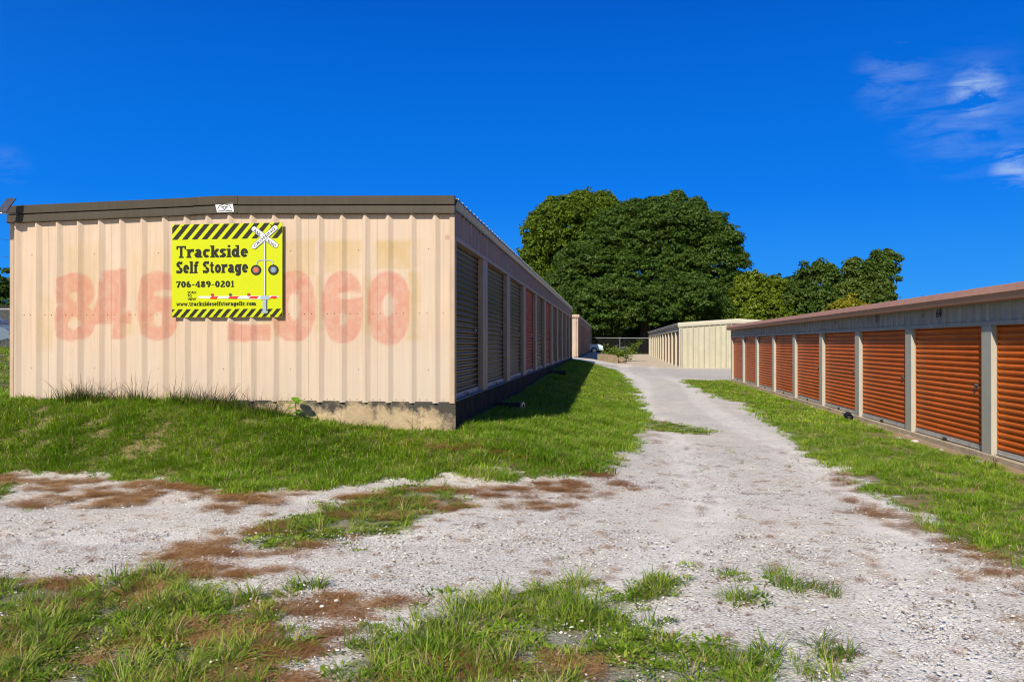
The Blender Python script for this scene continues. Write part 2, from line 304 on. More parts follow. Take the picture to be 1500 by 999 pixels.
S={
's1':[(-7.41,8.5),(-6.0,8.55),(-4.64,8.1),(-3.69,7.72),(-3.12,7.95),(-2.83,6.94),(-3.47,6.77),(-4.12,7.1),(-4.9,6.9),(-5.89,6.64),(-8,7)],
's2':[(-2.95,7.24),(-2.33,7.97),(-1.46,8.73),(-0.26,9.24),(0.2,8.82),(0.45,7.93),(-0.22,7.6),(-0.81,6.99),(-1.58,7.1),(-2.03,6.47),(-2.49,5.83),(-2.96,5.77)],
's3':[(-3.37,4.73),(-3.32,5.62),(-3.12,6.09),(-2.5,5.62),(-2.15,5.66),(-1.93,4.84),(-1.41,4.76),(-1.06,4.42),(-1.49,3.94),(-2.0,4.69),(-2.62,4.83)],
's4':[(-5.5,4.6),(-3.83,4.6),(-2.01,4.93),(-1.27,4.38),(-0.96,3.04),(-2.58,2.84),(-5,2.6)],
's5':[(2.42,8.7),(2.6,7.96),(2.71,6.59),(2.84,5.82),(2.99,5.31),(2.69,4.77),(2.56,5.25),(2.45,5.95),(2.2,6.76),(2.22,7.74)],
's6':[(2.4,5.94),(2.64,5.4),(2.55,5.22),(2.32,5.25),(2.34,5.68)],
's7':[(2.06,5.06),(2.28,4.66),(2.24,4.45),(2.1,4.76)],
's8':[(1.44,4.03),(1.56,4.01),(1.54,3.85),(1.41,3.83)],
's9':[(0.65,18.03),(1.05,15.14),(1.1,12.12),(0.71,12.5),(0.36,13.33)],
's10':[(3.05,12.81),(2.85,9.96),(2.5,8.5),(2.67,10.84),(2.83,13.23)],
's11':[(-1.18,3.98),(-0.65,3.86),(0.02,3.86),(-0.04,3.16),(-0.96,3.04)],
'brown1':[(0.1,13.1),(-1.2,10.1),(-2.14,9.6),(-2.23,9.27),(-1.41,9.36),(-1.0,9.75)],
'bare1':[(3.78,14.85),(4.15,14.7),(3.42,12.21),(3.1,12.38)]}
DK=[(0.2,49.5),(2.57,46.5),(4.4,46.3),(12,46.3),(12,38.0),(5.94,37.6),(3.35,36.6),(2.01,39.5),(0.3,44.2)]
TN=[(-2.2,49),(0.3,50),(4.0,47.5),(4.2,83),(-8,84),(-8,56)]
def sdf(poly,x,y):
    """signed distance, negative inside"""
    P=np.array(poly); Q=np.roll(P,-1,0); d=np.full(x.shape,1e9); ins=np.zeros(x.shape,bool)
    for (ax,ay),(bx,by) in zip(P,Q):
        ex,ey=bx-ax,by-ay; t=np.clip(((x-ax)*ex+(y-ay)*ey)/(ex*ex+ey*ey+1e-12),0,1)
        d=np.minimum(d,np.hypot(x-ax-t*ex,y-ay-t*ey))
        c=((ay>y)!=(by>y)); xi=ax+(y-ay)*ex/(ey if abs(ey)>1e-9 else 1e-9); ins^=c&(x<xi)
    return np.where(ins,-d,d)
def masks(x,y):
    x=np.asarray(x,float);y=np.asarray(y,float); sh=x.shape; x=x.ravel(); y=y.ravel()
    n=fbm(x,y,3.0,21)-.5; n2=fbm(x,y,9.0,5)-.5
    def zone(poly,w,noise):
        P=np.array(poly); b=(x>P[:,0].min()-1.2)&(x<P[:,0].max()+1.2)&(y>P[:,1].min()-1.2)&(y<P[:,1].max()+1.2)
        r=np.zeros(x.shape)
        if b.any(): r[b]=np.clip(.5-(sdf(poly,x[b],y[b])+noise*(n[b]+.5*n2[b]))/w,0,1)
        return r
    lawn=zone(Z['lawn'],.36,.75); verge=zone(Z['verge'],.40,.75)
    strip=sst(4.98,5.35,x+.45*n)*(y<38)        # bare dirt strip along the orange doors
    verge=verge*(1-strip*.92)
    fp=np.zeros(x.shape)
    for k in ('f1','f2','f2b','f3','f4','f5','f6','f7','f8','f9'): fp=np.maximum(fp,zone(Z[k],.22,.35))
    st=np.zeros(x.shape)
    for k in S: st=np.maximum(st,zone(S[k],.3,.6))
    dirt=strip*zone(Z['verge'],.3,.3)
    soil=np.maximum(zone(Z['f1'],.5,.5),np.maximum(zone(Z['f2'],.5,.5)*.7,zone(Z['f3'],.4,.5)*.6))
    far=sst(0,1,-(sdf(TN,x,y))/1.5+.5+2*n); dk=np.clip(.5-(sdf(DK,x,y)+2*n)/1.5,0,1)*(y>34)
    outer=np.maximum(sst(84,88,y),np.maximum(sst(-9,-11,x)*(y>8.6),0)); outer=np.maximum(outer,sst(9,14,x)*(y>52)); lawn=np.maximum(lawn,outer)
    return [a.reshape(sh) for a in (lawn,verge,fp,st,dirt,soil,far*(y>40),dk)]
def axis(lo,hi,c0,c1,d0,g):
    a=list(np.arange(c0,c1,d0)); d=d0; v=c1
    while v<hi: a.append(v); d=min(d*g,60); v+=d
    a.append(hi); b=[]; d=d0; v=c0-d0
    while v>lo: b.append(v); d=min(d*g,60); v-=d
    return np.array([lo]+b[::-1]+a)
def ground():
    xs=axis(-900,900,-8.5,5.5,.05,1.06); ys=axis(-300,1500,2.6,11.0,.05,1.022)
    X,Y=np.meshgrid(xs,ys); Zz=bumpy(X,Y)
    lawn,verge,fp,st,dirt,soil,far,dk=masks(X,Y)
    Zz=Zz+.015*np.maximum(lawn,verge)
    nx,ny=len(xs),len(ys); i=np.arange(nx*ny).reshape(ny,nx)
    F=np.stack([i[:-1,:-1],i[:-1,1:],i[1:,1:],i[1:,:-1]],-1).reshape(-1,4)
    m=bpy.data.materials.new('gravel_and_soil'); m.use_nodes=True; nt=m.node_tree; L=nt.links.new; b=nt.nodes['Principled BSDF']
    b.inputs['Roughness'].default_value=.95; b.inputs['Specular IOR Level'].default_value=.15
    geo=N(nt,'ShaderNodeNewGeometry'); P=geo.outputs['Position']
    def noise(s,d=5,r=.6):
        n=N(nt,'ShaderNodeTexNoise'); n.inputs['Scale'].default_value=s; n.inputs['Detail'].default_value=d; n.inputs['Roughness'].default_value=r; L(P,n.inputs[0]); return n.outputs[0]
    def rng_(v,a,b_,c=0,d=1):
        r=N(nt,'ShaderNodeMapRange'); r.inputs[1].default_value=a; r.inputs[2].default_value=b_; r.inputs[3].default_value=c; r.inputs[4].default_value=d; L(v,r.inputs[0]); return r.outputs[0]
    def mix(f,a,bb):
        x=N(nt,'ShaderNodeMix',data_type='RGBA')
        if isinstance(f,float): x.inputs[0].default_value=f
        else: L(f,x.inputs[0])
        for j,v in ((6,a),(7,bb)):
            if isinstance(v,tuple): x.inputs[j].default_value=(*v,1)
            else: L(v,x.inputs[j])
        return x.outputs[2]
    def mth(op,a,bb):
        x=N(nt,'ShaderNodeMath',operation=op)
        for j,v in ((0,a),(1,bb)):
            if isinstance(v,(int,float)): x.inputs[j].default_value=v
            else: L(v,x.inputs[j])
        return x.outputs[0]
    vo=N(nt,'ShaderNodeTexVoronoi'); vo.inputs['Scale'].default_value=62; L(P,vo.inputs[0])
    sepc=N(nt,'ShaderNodeSeparateColor'); L(vo.outputs['Color'],sepc.inputs[0])
    g=mix(sepc.outputs[0],(.52,.49,.43),(.75,.715,.655))
    speck=rng_(sepc.outputs[1],.82,.86); g=mix(speck,g,(.20,.17,.135))
    crack=rng_(vo.outputs['Distance'],.38,.62); g=mix(crack,g,(.46,.42,.355))
    big=rng_(noise(.9,6,.7),.42,.66); g=mix(big,g,(.60,.54,.45)); 
    fines=rng_(noise(3.5,6,.7),.50,.68,0,.4); g=mix(fines,g,(.72,.69,.64))
    vo2=N(nt,'ShaderNodeTexVoronoi'); vo2.inputs['Scale'].default_value=24; vo2.inputs['Randomness'].default_value=1; L(P,vo2.inputs[0])
    dots=mth('MULTIPLY',rng_(vo2.outputs['Distance'],.30,.20),rng_(noise(6),.40,.56)); g=mix(dots,g,(.20,.175,.145))
    trk=N(nt,'ShaderNodeAttribute',attribute_name='track').outputs['Fac']; g=mix(mth('MULTIPLY',trk,rng_(noise(7,6,.7),.35,.6,.1,.5)),g,(.78,.735,.66))
    def at(n): a=N(nt,'ShaderNodeAttribute',attribute_name=n); return a.outputs['Fac']
    nb=mth('ADD',mth('ADD',mth('MULTIPLY',noise(22,8,.75),.6),mth('MULTIPLY',noise(60,5,.8),.9)),mth('MULTIPLY',noise(5,6,.7),.5))
    nb=mth('SUBTRACT',nb,.36)
    def brk(a,lo=.55,hi=.75): return rng_(mth('ADD',a,mth('SUBTRACT',nb,.5)),lo,hi)   # ragged edge
    far=mix(noise(1.6,8,.75),(.42,.34,.23),(.66,.56,.41)); g=mix(at('far'),g,far)
    dkc=mix(noise(2.5,8,.75),(.26,.23,.19),(.50,.46,.40)); g=mix(mth('MULTIPLY',at('dk'),.55),g,dkc)
    strawc=mix(noise(90,5,.7),(.13,.060,.015),(.38,.21,.085)); stf=mth('MULTIPLY',brk(at('straw'),1.17,1.27),.6); g=mix(stf,g,strawc)
    soilc=mix(noise(40,6,.7),(.14,.10,.06),(.45,.35,.24)); g=mix(mth('MULTIPLY',brk(at('soil'),.98,1.12),.7),g,soilc)
    dirtc=mix(noise(25,6,.7),(.20,.135,.08),(.46,.33,.21)); g=mix(brk(at('dirt'),.5,.7),g,dirtc)
    grc=mix(noise(14,6,.7),(.040,.050,.010),(.12,.14,.03)); g=mix(rng_(at('grass'),.35,.75),g,grc)
    grb=mth('MULTIPLY',rng_(at('grass'),.6,.9),rng_(noise(2.4,6,.7),.46,.60)); g=mix(mth('MULTIPLY',grb,.9),g,mix(noise(30,5,.7),(.11,.065,.03),(.34,.24,.13)))
    g=mix(mth('MULTIPLY',rng_(mth('ADD',at('thatch'),mth('MULTIPLY',noise(18,6,.75),.5)),.65,.85),.85),g,mix(noise(45,5,.75),(.10,.065,.03),(.38,.28,.15)))
    g=mix(rng_(noise(1.7,7,.75),.56,.72,0,.5),g,(.44,.37,.27)); g=mix(mth('MULTIPLY',rng_(noise(13,6,.8),.56,.66,0,.45),mth('SUBTRACT',1.0,at('grass'))),g,(.30,.26,.21))
    L(g,b.inputs['Base Color'])
    bh=mth('ADD',mth('MULTIPLY',vo.outputs['Distance'],-.7),mth('MULTIPLY',noise(9,6,.7),1.2))
    bp=N(nt,'ShaderNodeBump'); bp.inputs['Strength'].default_value=.5; bp.inputs['Distance'].default_value=.02; L(bh,bp.inputs['Height']); L(bp.outputs[0],b.inputs['Normal'])
    gr=np.maximum(np.maximum(lawn,verge),fp*.62)
    xc=1.85-.35*sst(14,8,Y)-.9*sst(8,4,Y)+.25*np.sin(Y*.25); tr=np.zeros(X.shape)
    for q in (-.78,.78): tr=np.maximum(tr,np.exp(-((X-xc-q)/.28)**4))
    yc=6.3+.12*(X+5); 
    for q in (-.7,.7): tr=np.maximum(tr,np.exp(-((Y-yc-q)/.26)**4)*sst(0,-2,X))
    Zz=Zz-.018*tr
    me=npmesh('ground',np.stack([X,Y,Zz],-1).reshape(-1,3),F,m,dict(grass=gr.ravel(),straw=st.ravel(),dirt=dirt.ravel(),soil=soil.ravel(),far=FAR(X,Y),dk=dk.ravel(),track=tr.ravel(),thatch=(np.maximum(lawn,verge)*(1-np.clip(np.maximum(LAWND(X,Y)*lawn,VERGED(X,Y)*verge),0,1))*(Y<60)*(X>-9)).ravel()),smooth=True)
    o=bpy.data.objects.new('ground',me); link(o); tag(o,'pale gravel lane and yard ground between the storage buildings','ground',kind='structure')
def LAWND(x,y): return (1-.5*sst(.58,.70,fbm(x,y,1.6,77)))*(1-.85*np.exp(-(((x+1.6)/.7)**2+((y-9.45)/.12)**2)))*(.35+.65*sst(.3,.55,fbm(x,y,4.5,131)))
def VERGED(x,y): return (1-.75*sst(.54,.66,fbm(x,y,1.5,79)))*(.3+.7*sst(.3,.55,fbm(x,y,4.5,133)))
def FAR(X,Y): return masks(X,Y)[6].ravel()
ground()
# concrete apron crossing between the two left buildings
def apron():
    mb=MB(); ys=np.linspace(0,1,13)
    L0=[(-9,44.6),(-2.4,44.3),(-1,45.4),(.5,47.4),(1.4,48.2)]; L1=[(-9,50.2),(-2.4,50.4),(-1,51.2),(.5,52.0),(1.3,51.0)]
    for i in range(4):
        for j in range(6):
            def p(a,t):
                q=(L0[a][0]*(1-t)+L1[a][0]*t,L0[a][1]*(1-t)+L1[a][1]*t); return (q[0],q[1],float(hgt(q[0],q[1]))+.055)
            mb.quad(p(i,j/6),p(i+1,j/6),p(i+1,(j+1)/6),p(i,(j+1)/6))
    o=mb.build('concrete_apron',M_['apron']); tag(o,'pale concrete strip crossing behind the long left building','apron',kind='structure')
    s=o.modifiers.new('s','SOLIDIFY'); s.thickness=.12; s.offset=-1
apron()

# ------------------------------------------------------------------ buildings
SLATN={}
def slat_mesh(L,p,mt,name,curve=.028):
    key=(round(L,3),round(p,4),mt.name)
    if key in SLATN: return SLATN[key]
    mb=MB(); prof=[(0,0),(0,.10),(.55,.24),(.95,.40),(.95,.60),(.55,.78),(0,.90),(0,1.0)]
    # local: length along Y, bulge along +X, height along Z
    mb.extr(prof,0,L,lambda q,t:(q[0]*curve,t,q[1]*p))
    SLATN[key]=mb.mesh(name,mt); return SLATN[key]
def ribprof(x0,x1,ribs,hb=.052,ht=.012,h=.054):
    pts=[(x0,0)]
    for r in ribs:
        for d,o in ((-hb,0),(-ht,h),(ht,h),(hb,0)):
            if x0+.001<r+d<x1-.001: pts.append((r+d,o))
    pts.append((x1,0)); return pts
def ribwall(mb,x0,x1,ribs,zf0,zf1,fn,**k):
    pr=ribprof(x0,x1,ribs,**k)
    for a,b in zip(pr[:-1],pr[1:]):
        mb.quad(fn(a[0],a[1],zf0(a[0])),fn(b[0],b[1],zf0(b[0])),fn(b[0],b[1],zf1(b[0])),fn(a[0],a[1],zf1(a[0])))
def storage(name,label,s,xd,y0,y1,width,zs,zg,zh0,zh1,ze,rise,mats,posts,pw,doorz,recess,endx0,slatp=.083,doorcols=None,postdown=None,paintwall=False,firstdoor=None,ribsp=.305,rakeh=.0,eave='flash',slats=True,side_found='concplain'):
    """s=+1: doors face +X. xd: plane of posts and header. posts: start y of each post (pw wide)"""
    b=empty(name,label,'storage building',loc=(xd,y0,zs))
    T=Matrix.Translation(Vector((xd,y0,zs)))
    def P(o): o.parent=b; o.matrix_parent_inverse=T.inverted(); return o
    xo=xd-s*width; top=lambda x: ze+rise*(1-abs((x-(xd+xo)/2)/(width/2)))
    X=lambda d: xd+s*d      # d>0 outward of the door plane
    # foundation
    mb=MB(); mb.box((X(.02),y0+.02,zg-.5),(xo,y1,zs)); P(mb.build('foundation',M_[side_found],None,bevel=.012))
    if side_found!='concplain' :
        mb=MB(); mb.box((X(.022),y0-.015,zg-.5),(xo-s*.0,y0+.019,zs-.004)); P(mb.build('foundation_face',M_['conc']))
        mb=MB(); mb.box((X(.03),y0+.03,zs),(X(-.25),y1,zs+.012)); P(mb.build('slab_ledge',M_['ledge']))
    # core behind doors so that nothing shows through
    mb=MB(); mb.box((X(-recess-.05),y0+.06,zs+.02),(xo+s*.06,y1-.06,zh0+.05)); P(mb.build('inner_wall',mats['door']))
    # header: ribbed panels ~0.915 m each, shared mesh
    n=int(round((y1-y0)/(3*ribsp))); step=(y1-y0)/n
    mb=MB(); rs=[step*(i+.5)/3 for i in range(3)]
    ribwall(mb,0,step-.004,rs,lambda t:0,lambda t:zh1-zh0,lambda t,o,z:(s*(o*.75-.03),t,z),hb=.05,ht=.02,h=.034)
    hm=mb.mesh('header_panel',mats['header'])
    for i in range(n): P(inst('header_panel',hm,None,(xd,y0+i*step,zh0)))
    mb=MB(); mb.box((X(.008),y0,zh0-.05),(X(-.12),y1,zh0+.012)); P(mb.build('header_trim',mats['hdtrim']))
    # posts
    zb=postdown if postdown is not None else zs
    mb=MB(); mb.box((0,0,zb),(-s*(recess+.04),pw,zh0-.052)); pm=mb.mesh('post',mats['post'])
    for y in posts: P(inst('post',pm,None,(xd,y,0)))
    # doors between posts
    edges=[(firstdoor if firstdoor is not None else y0+.03,posts[0])]+[(posts[i]+pw,posts[i+1]) for i in range(len(posts)-1)]
    edges=[e for e in edges if e[1]-e[0]>.5]
    H=zh0-.04-doorz; ns=int(H/slatp)
    bars={}
    for k,(a,c) in enumerate(edges):
        L=c-a; dm=mats['door'] if not doorcols else M_[doorcols[k%len(doorcols)]]
        mb=MB(); mb.box((X(-recess-.030),a+.001,doorz+.02),(X(-recess-.012),c-.001,zh0+.03))
        d=P(mb.build('door',dm)); 
        if doorcols and dm is not mats['door']: d['label']='red roll-up door'
        if slats:
            sm=slat_mesh(round(L-.10,2),slatp,dm,'slat')
            if s<0:
                key=('neg',)+tuple((round(L,2),dm.name))
                if key not in SLATN:
                    mm=sm.copy(); mm.transform(Matrix.Scale(-1,4,(1,0,0))); SLATN[key]=mm
                sm=SLATN[key]
            off=(L-round(L-.10,2))/2
            for i in range(ns):
                inst('slat',sm,d,(X(-recess-.010),a+off,doorz+.065+i*slatp))
        # side guides
        key=(round(L,2),'bar')
        if key not in bars:
            m1=MB(); m1.box((0,0,0),(s*.03,L-.08,.065)); m1.box((s*.03,0,.0),(s*.045,L-.08,.02)); bars[key]=m1.mesh('bottom_bar',mats['bar'])
            m2=MB(); m2.box((0,0,0),(s*.02,.035,zh0-doorz)); bars[(key,'g')]=m2.mesh('door_guide',dm)
        inst('bottom_bar',bars[key],d,(X(-recess-.012),a+.04,doorz))
        inst('door_guide',bars[(key,'g')],d,(X(-recess-.012),a+.003,doorz)); inst('door_guide',bars[(key,'g')],d,(X(-recess-.012),c-.038,doorz))
        if 'latch' not in bars:
            m3=MB(); m3.box((0,-.05,-.03),(s*.012,.05,.03)); m3.box((s*.012,-.08,-.012),(s*.024,.03,.012),1); m3.tube([(s*.02,-.03,-.01),(s*.03,-.03,-.05),(s*.03,.0,-.06),(s*.02,.01,-.02)],.006,6,1)
            bars['latch']=m3.mesh('latch',[M_['steel'],M_['darksteel']])
        inst('latch',bars['latch'],d,(X(-recess+.008),(a+L*.88) if s>0 else a+L*.12,doorz+.95))
        if 'pull' not in bars:
            m4=MB(); m4.box((0,-.10,0),(s*.02,.10,.035)); m4.box((s*.02,-.05,-.01),(s*.035,.05,.03),1); bars['pull']=m4.mesh('lift_handle',[M_['steel'],M_['darksteel']])
        inst('lift_handle',bars['pull'],d,(X(-recess+.032),a+L*.5,doorz+.012))
    # end wall facing -Y
    x0,x1=min(xd,xo),max(xd,xo)
    if not paintwall:
        nn=int(round(width/(3*ribsp))); st=width/nn
        for i in range(nn):
            mb=MB(); a=x0+i*st
            ribwall(mb,a,a+st-.004,[a+st*(j+.5)/3 for j in range(3)],lambda t:zs-.02,lambda t:top(t)-.05,lambda t,o,z:(t,y0-o,z))
            P(mb.build('wall_panel',mats['end']))
        mb=MB(); mb.box((xd-.0,y0-.045,zs-.02),(xd-s*.07,y0+.0,zh1)); mb.box((xd+s*.004,y0-.045,zs-.02),(xd-s*.0,y0+.05,zh1)); P(mb.build('corner_trim',mats['endtrim']))
    # far end wall and the side without doors
    mb=MB(); nn=int(width/ribsp)
    ribwall(mb,x0,x1,[x0+ribsp*(j+.5) for j in range(nn)],lambda t:zs-.02,lambda t:top(t)-.05,lambda t,o,z:(t,y1+o,z)); 
    for pnl in (mb,): P(pnl.build('rear_wall',mats['end']))
    nq=int(round((y1-y0)/.915)); st=(y1-y0)/nq; mb=MB()
    ribwall(mb,0,st-.004,[st*(j+.5)/3 for j in range(3)],lambda t:0,lambda t:ze-zs+.02,lambda t,o,z:(-s*o,t,z)); qm=mb.mesh('side_panel',mats['end'])
    for i in range(nq): P(inst('side_panel',qm,None,(xo,y0+i*st,zs-.02)))
    # roof: ribs run from eave to ridge
    ov=.05 if eave=='flash' else .12
    xm=(xd+xo)/2; mb=MB(); yl=[y0-.03]; prof=[]
    nr=int((y1-y0)/ribsp)
    prof=ribprof(y0-.03,y1+.03,[y0+.12+ribsp*i for i in range(nr)],hb=.045,ht=.018,h=.030)
    dz=rise*(ov/(width/2))
    for a,c in zip(prof[:-1],prof[1:]):
        for (xa,za,xb,zb2) in ((X(ov),ze-dz,xm,ze+rise),(xm,ze+rise,xo-s*ov,ze-dz)):
            mb.quad((xa,a[0],za+a[1]),(xa,c[0],za+c[1]),(xb,c[0],zb2+c[1]),(xb,a[0],zb2+a[1]))
            mb.quad((xa,a[0],za-.004),(xa,c[0],za-.004),(xa,c[0],za+c[1]),(xa,a[0],za+a[1]))
    mb.quad((X(ov),y0-.03,ze-dz-.005),(X(ov),y1+.03,ze-dz-.005),(xm,y1+.03,ze+rise-.005),(xm,y0-.03,ze+rise-.005))
    mb.quad((xo-s*ov,y0-.03,ze-dz-.005),(xo-s*ov,y1+.03,ze-dz-.005),(xm,y1+.03,ze+rise-.005),(xm,y0-.03,ze+rise-.005))
    P(mb.build('roof',mats['roof']))
    # header back fill between header and roof
    mb=MB(); mb.box((X(-.035),y0+.01,zh0),(X(-.10),y1-.01,ze-.02)); P(mb.build('eave_beam',mats['header']))
    if eave=='flash':
        segs=int((y1-y0)/3.05)+1
        for i in range(segs):
            a=y0+i*3.05; c=min(a+3.04,y1)
            mb=MB(); mb.extr([(.012,zh1-.01),(.018,zh1+.02),(.040,ze-.035),(.040,ze-.012)],a,c,lambda q,t:(X(q[0]),t,q[1])); mb.extr([(-.02,zh1-.01),(-.0,ze-.012)],a,c,lambda q,t:(X(q[0]),t,q[1]))
            P(mb.build('eave_flashing',mats['eave']))
    else:
        segs=int((y1-y0)/3.05)+1
        for i in range(segs):
            a=y0-.05+i*3.05; c=min(a+3.046,y1+.05)
            pr=eave  # list of (d,z)
            mb=MB(); mb.extr(pr,a,c,lambda q,t:(X(q[0]),t,q[1]),closed=True)
            mb.poly([(X(q[0]),a,q[1]) for q in pr]); mb.poly([(X(q[0]),c,q[1]) for q in pr][::-1])
            P(mb.build('eave_trim',mats['eave']))
    return b,P,top,(x0,x1)

# --- long left building with the sign wall
XL=-2.04; YL=10.2; ZS=-.77
lposts=[12.58+3.04*i for i in range(10)]+[42.62]
mats=dict(door=M_['brown'],header=M_['header'],hdtrim=M_['pinkpost'],post=M_['pinkpost'],bar=M_['barlight'],end=M_['palewall'],endtrim=M_['trim'],roof=M_['roof'],eave=M_['flash'])
LB,LP,ltop,(lx0,lx1)=storage('storage_building','long low steel storage building with peach sign wall and faded painted numbers',1,XL,YL,43.12,6.39,ZS,-1.2,1.42,1.79,1.90,.065,mats,lposts,.50,ZS+.012,.085,0,slatp=.082,doorcols=['brown','brown','brown','red','brown','red','brown','brown','brown','brown','brown'],paintwall=True,side_found='concdark')
def digit_masks(X,Zc):
    """faded painted phone number on the wall, as ellipse and bar shapes in wall metres"""
    wob=(fbm(X,Zc,3,31)-.5)*.05; X=X+wob; Zc=Zc+(fbm(X,Zc,3,37)-.5)*.05
    def sell(cx,cz,rx,rz,p=2.5): return (1-(np.abs((X-cx)/rx)**p+np.abs((Zc-cz)/rz)**p)**(1/p))*min(rx,rz)
    bar=lambda x0,x1,z0,z1: np.minimum(np.minimum(X-x0,x1-X),np.minimum(Zc-z0,z1-Zc))
    U=np.maximum; A=np.minimum; D=[]
    D.append(A(U(sell(-7.46,.73,.29,.25),sell(-7.47,.30,.31,.27)),-U(sell(-7.46,.66,.075,.06),sell(-7.47,.28,.10,.09))))     # 8
    D.append(-sdf([(-7.19,.27),(-7.19,.44),(-7.0,1.03),(-6.69,1.03),(-6.69,.44),(-6.61,.44),(-6.61,.27),(-6.69,.27),(-6.69,.06),(-6.90,.06),(-6.90,.27)],X,Zc))   # 4
    D.append(A(sell(-6.21,.52,.31,.48),-U(sell(-6.20,.33,.075,.10),sell(-6.10,.68,.17,.045))))                 # 6
    D.append(bar(-5.66,-5.30,.42,.58))
    D.append(U(bar(-5.18,-4.58,.03,.27),sell(-4.88,.75,.30,.26)))  # 2
    D.append(A(sell(-4.25,.50,.30,.48),-sell(-4.24,.50,.095,.18,2.2)))
    D.append(A(sell(-3.56,.49,.28,.48),-U(sell(-3.55,.32,.055,.09,2),sell(-3.45,.64,.17,.045))))
    D.append(A(sell(-2.93,.48,.29,.49),-sell(-2.94,.50,.080,.16,2.2)))
    s=np.maximum.reduce(D); return np.clip(s/.014+.5,0,1)
def patch_mask(X,Zc):
    bar=lambda x0,x1,z0,z1,f=.04: np.clip(np.minimum(np.minimum(X-x0,x1-X),np.minimum(Zc-z0,z1-Zc))/f+.5,0,1)
    wob=(fbm(X,Zc,2.5,41)-.5)*.12; X=X+wob; Zc=Zc+wob
    m=np.maximum.reduce([bar(-3.83,-3.55,.95,1.38)*.8,bar(-3.62,-3.30,1.0,1.38)*.7,bar(-3.1,-2.6,1.0,1.38),bar(-2.55,-2.45,1.05,1.4)*.5,bar(-4.35,-3.95,.9,1.4)*.7,bar(-7.6,-7.1,.3,1.35,.15)*.55,bar(-8.0,-7.8,-.1,.7,.1)*.5,bar(-6.6,-5.9,.15,1.3,.2)*.35,bar(-2.7,-2.5,.05,.95,.08)*.8,bar(-6.75,-6.6,.1,.4)*.5,bar(-4.75,-4.4,.1,.4)*.5,bar(-3.95,-3.85,.15,.9,.05)*.5,bar(-3.3,-3.15,.1,.9)*.5])
    return m
def sign_wall():
    ribs=[-2.287-.3187*k for k in range(20)]
    cuts=[lx0]+[-2.287-.3187*k-.16 for k in (17,14,11,8,5,2)]+[lx1]
    for a,c in zip(cuts[:-1],cuts[1:]):
        pr=ribprof(a,c-.002,sorted(ribs)); P=[]
        for (p,o),(q,r) in zip(pr[:-1],pr[1:]):
            k=max(1,int((q-p)/.022))
            for i in range(k): P.append((p+(q-p)*i/k,o+(r-o)*i/k))
        P.append(pr[-1]); P=np.array(P)
        zt=np.linspace(0,1,96); XX,TT=np.meshgrid(P[:,0],zt); OO,_=np.meshgrid(P[:,1],zt)
        Zt=np.array([ltop(x)-.17 for x in P[:,0]]); ZZ=(ZS-.02)*(1-TT)+Zt[None,:]*TT
        dent=(fbm(XX,ZZ,1.2,51)-.5)*.006; V=np.stack([XX,YL-OO+dent,ZZ],-1).reshape(-1,3)
        nx,nz=len(P),len(zt); i=np.arange(nx*nz).reshape(nz,nx); F=np.stack([i[:-1,:-1],i[:-1,1:],i[1:,1:],i[1:,:-1]],-1).reshape(-1,4)
        pt=digit_masks(XX,ZZ); pa=patch_mask(XX,ZZ); ch=.55*sst(.4,-.5,ZZ)+.35*sst(-4.2,-2.6,XX)
        mo=np.clip((fbm(XX*5,ZZ*.8,1.5,61)-.60)*5,0,1)*np.exp(-((ZZ-.35)/.5)**2)*.55*(np.abs(OO-.02)<.019)
        me=npmesh('wall_panel',V,F,M_['wall'],dict(paint=pt.ravel(),patch=pa.ravel(),chalk=ch.ravel(),mould=mo.ravel()))
        o=bpy.data.objects.new('wall_panel',me); link(o); LP(o)
    # screws: three rows
    mb=MB()
    for z,sp in ((ZS+.02,.5),(.40,.5),(1.25,1),(-.35,1)):
        for j in range(20):
            for off in ((-.12,.10) if sp==.5 else (-.10,)):
                if sp==1 and j%3: continue
                x=-2.287-.3187*j+off; mb.box((x-.0045,YL-.006,z-.0045),(x+.0045,YL+.01,z+.0045))
    o=mb.build('screws',M_['screw']); LP(o); tag(o,kind='stuff')
    # corner trims
    mb=MB(); mb.box((lx1+.012,YL-.03,ZS-.02),(lx1-.055,YL+.0,1.72)); mb.box((lx1+.012,YL,ZS-.02),(lx1-.0,YL+.10,1.42)); LP(mb.build('corner_trim',M_['trim']))
    mb=MB(); mb.box((lx0-.012,YL-.03,ZS-.02),(lx0+.045,YL+.06,1.70)); LP(mb.build('corner_trim',M_['trim']))
    # rake fascia: two stacked bands, jointed at the ridge
    xm=(lx0+lx1)/2
    upper=[(.0,.030),(-.075,.030),(-.085,.018),(-.078,-.075),(-.090,-.083),(-.088,-.089),(-.03,-.089),(.0,-.089)]
    lower=[(.0,-.099),(-.070,-.099),(-.072,-.190),(-.085,-.202),(-.083,-.209),(-.0,-.209)]
    for nm,pr in (('upper_fascia',upper),('lower_fascia',lower)):
        for xa,xb in ((lx0-.03,xm-.42),(xm-.418,xm),(xm,xm+.22),(xm+.222,lx1+.02)):
            lift=.004 if -.5<xa-xm<.1 and xb-xa<.5 else 0
            mb=MB(); f=lambda q,t:(t,YL+q[0]-lift,ltop(t)+.01+q[1]+lift)
            mb.extr(pr,xa,xb,f,closed=True); mb.poly([f(q,xa) for q in pr]); mb.poly([f(q,xb) for q in pr][::-1])
            LP(mb.build(nm,M_['fascia']))
    mb=MB(); mb.extr([(-.01,-.10),(-.012,-.30)],lx0,xm,lambda q,t:(t,YL-q[0]*0+.02,ltop(t)+q[1])); mb.extr([(0,-.10),(0,-.30)],xm,lx1,lambda q,t:(t,YL+.02,ltop(t)+q[1])); LP(mb.build('soffit_strip',M_['flash']))
    # maker's plate with a winged gable emblem
    px,pz=-5.20,1.845
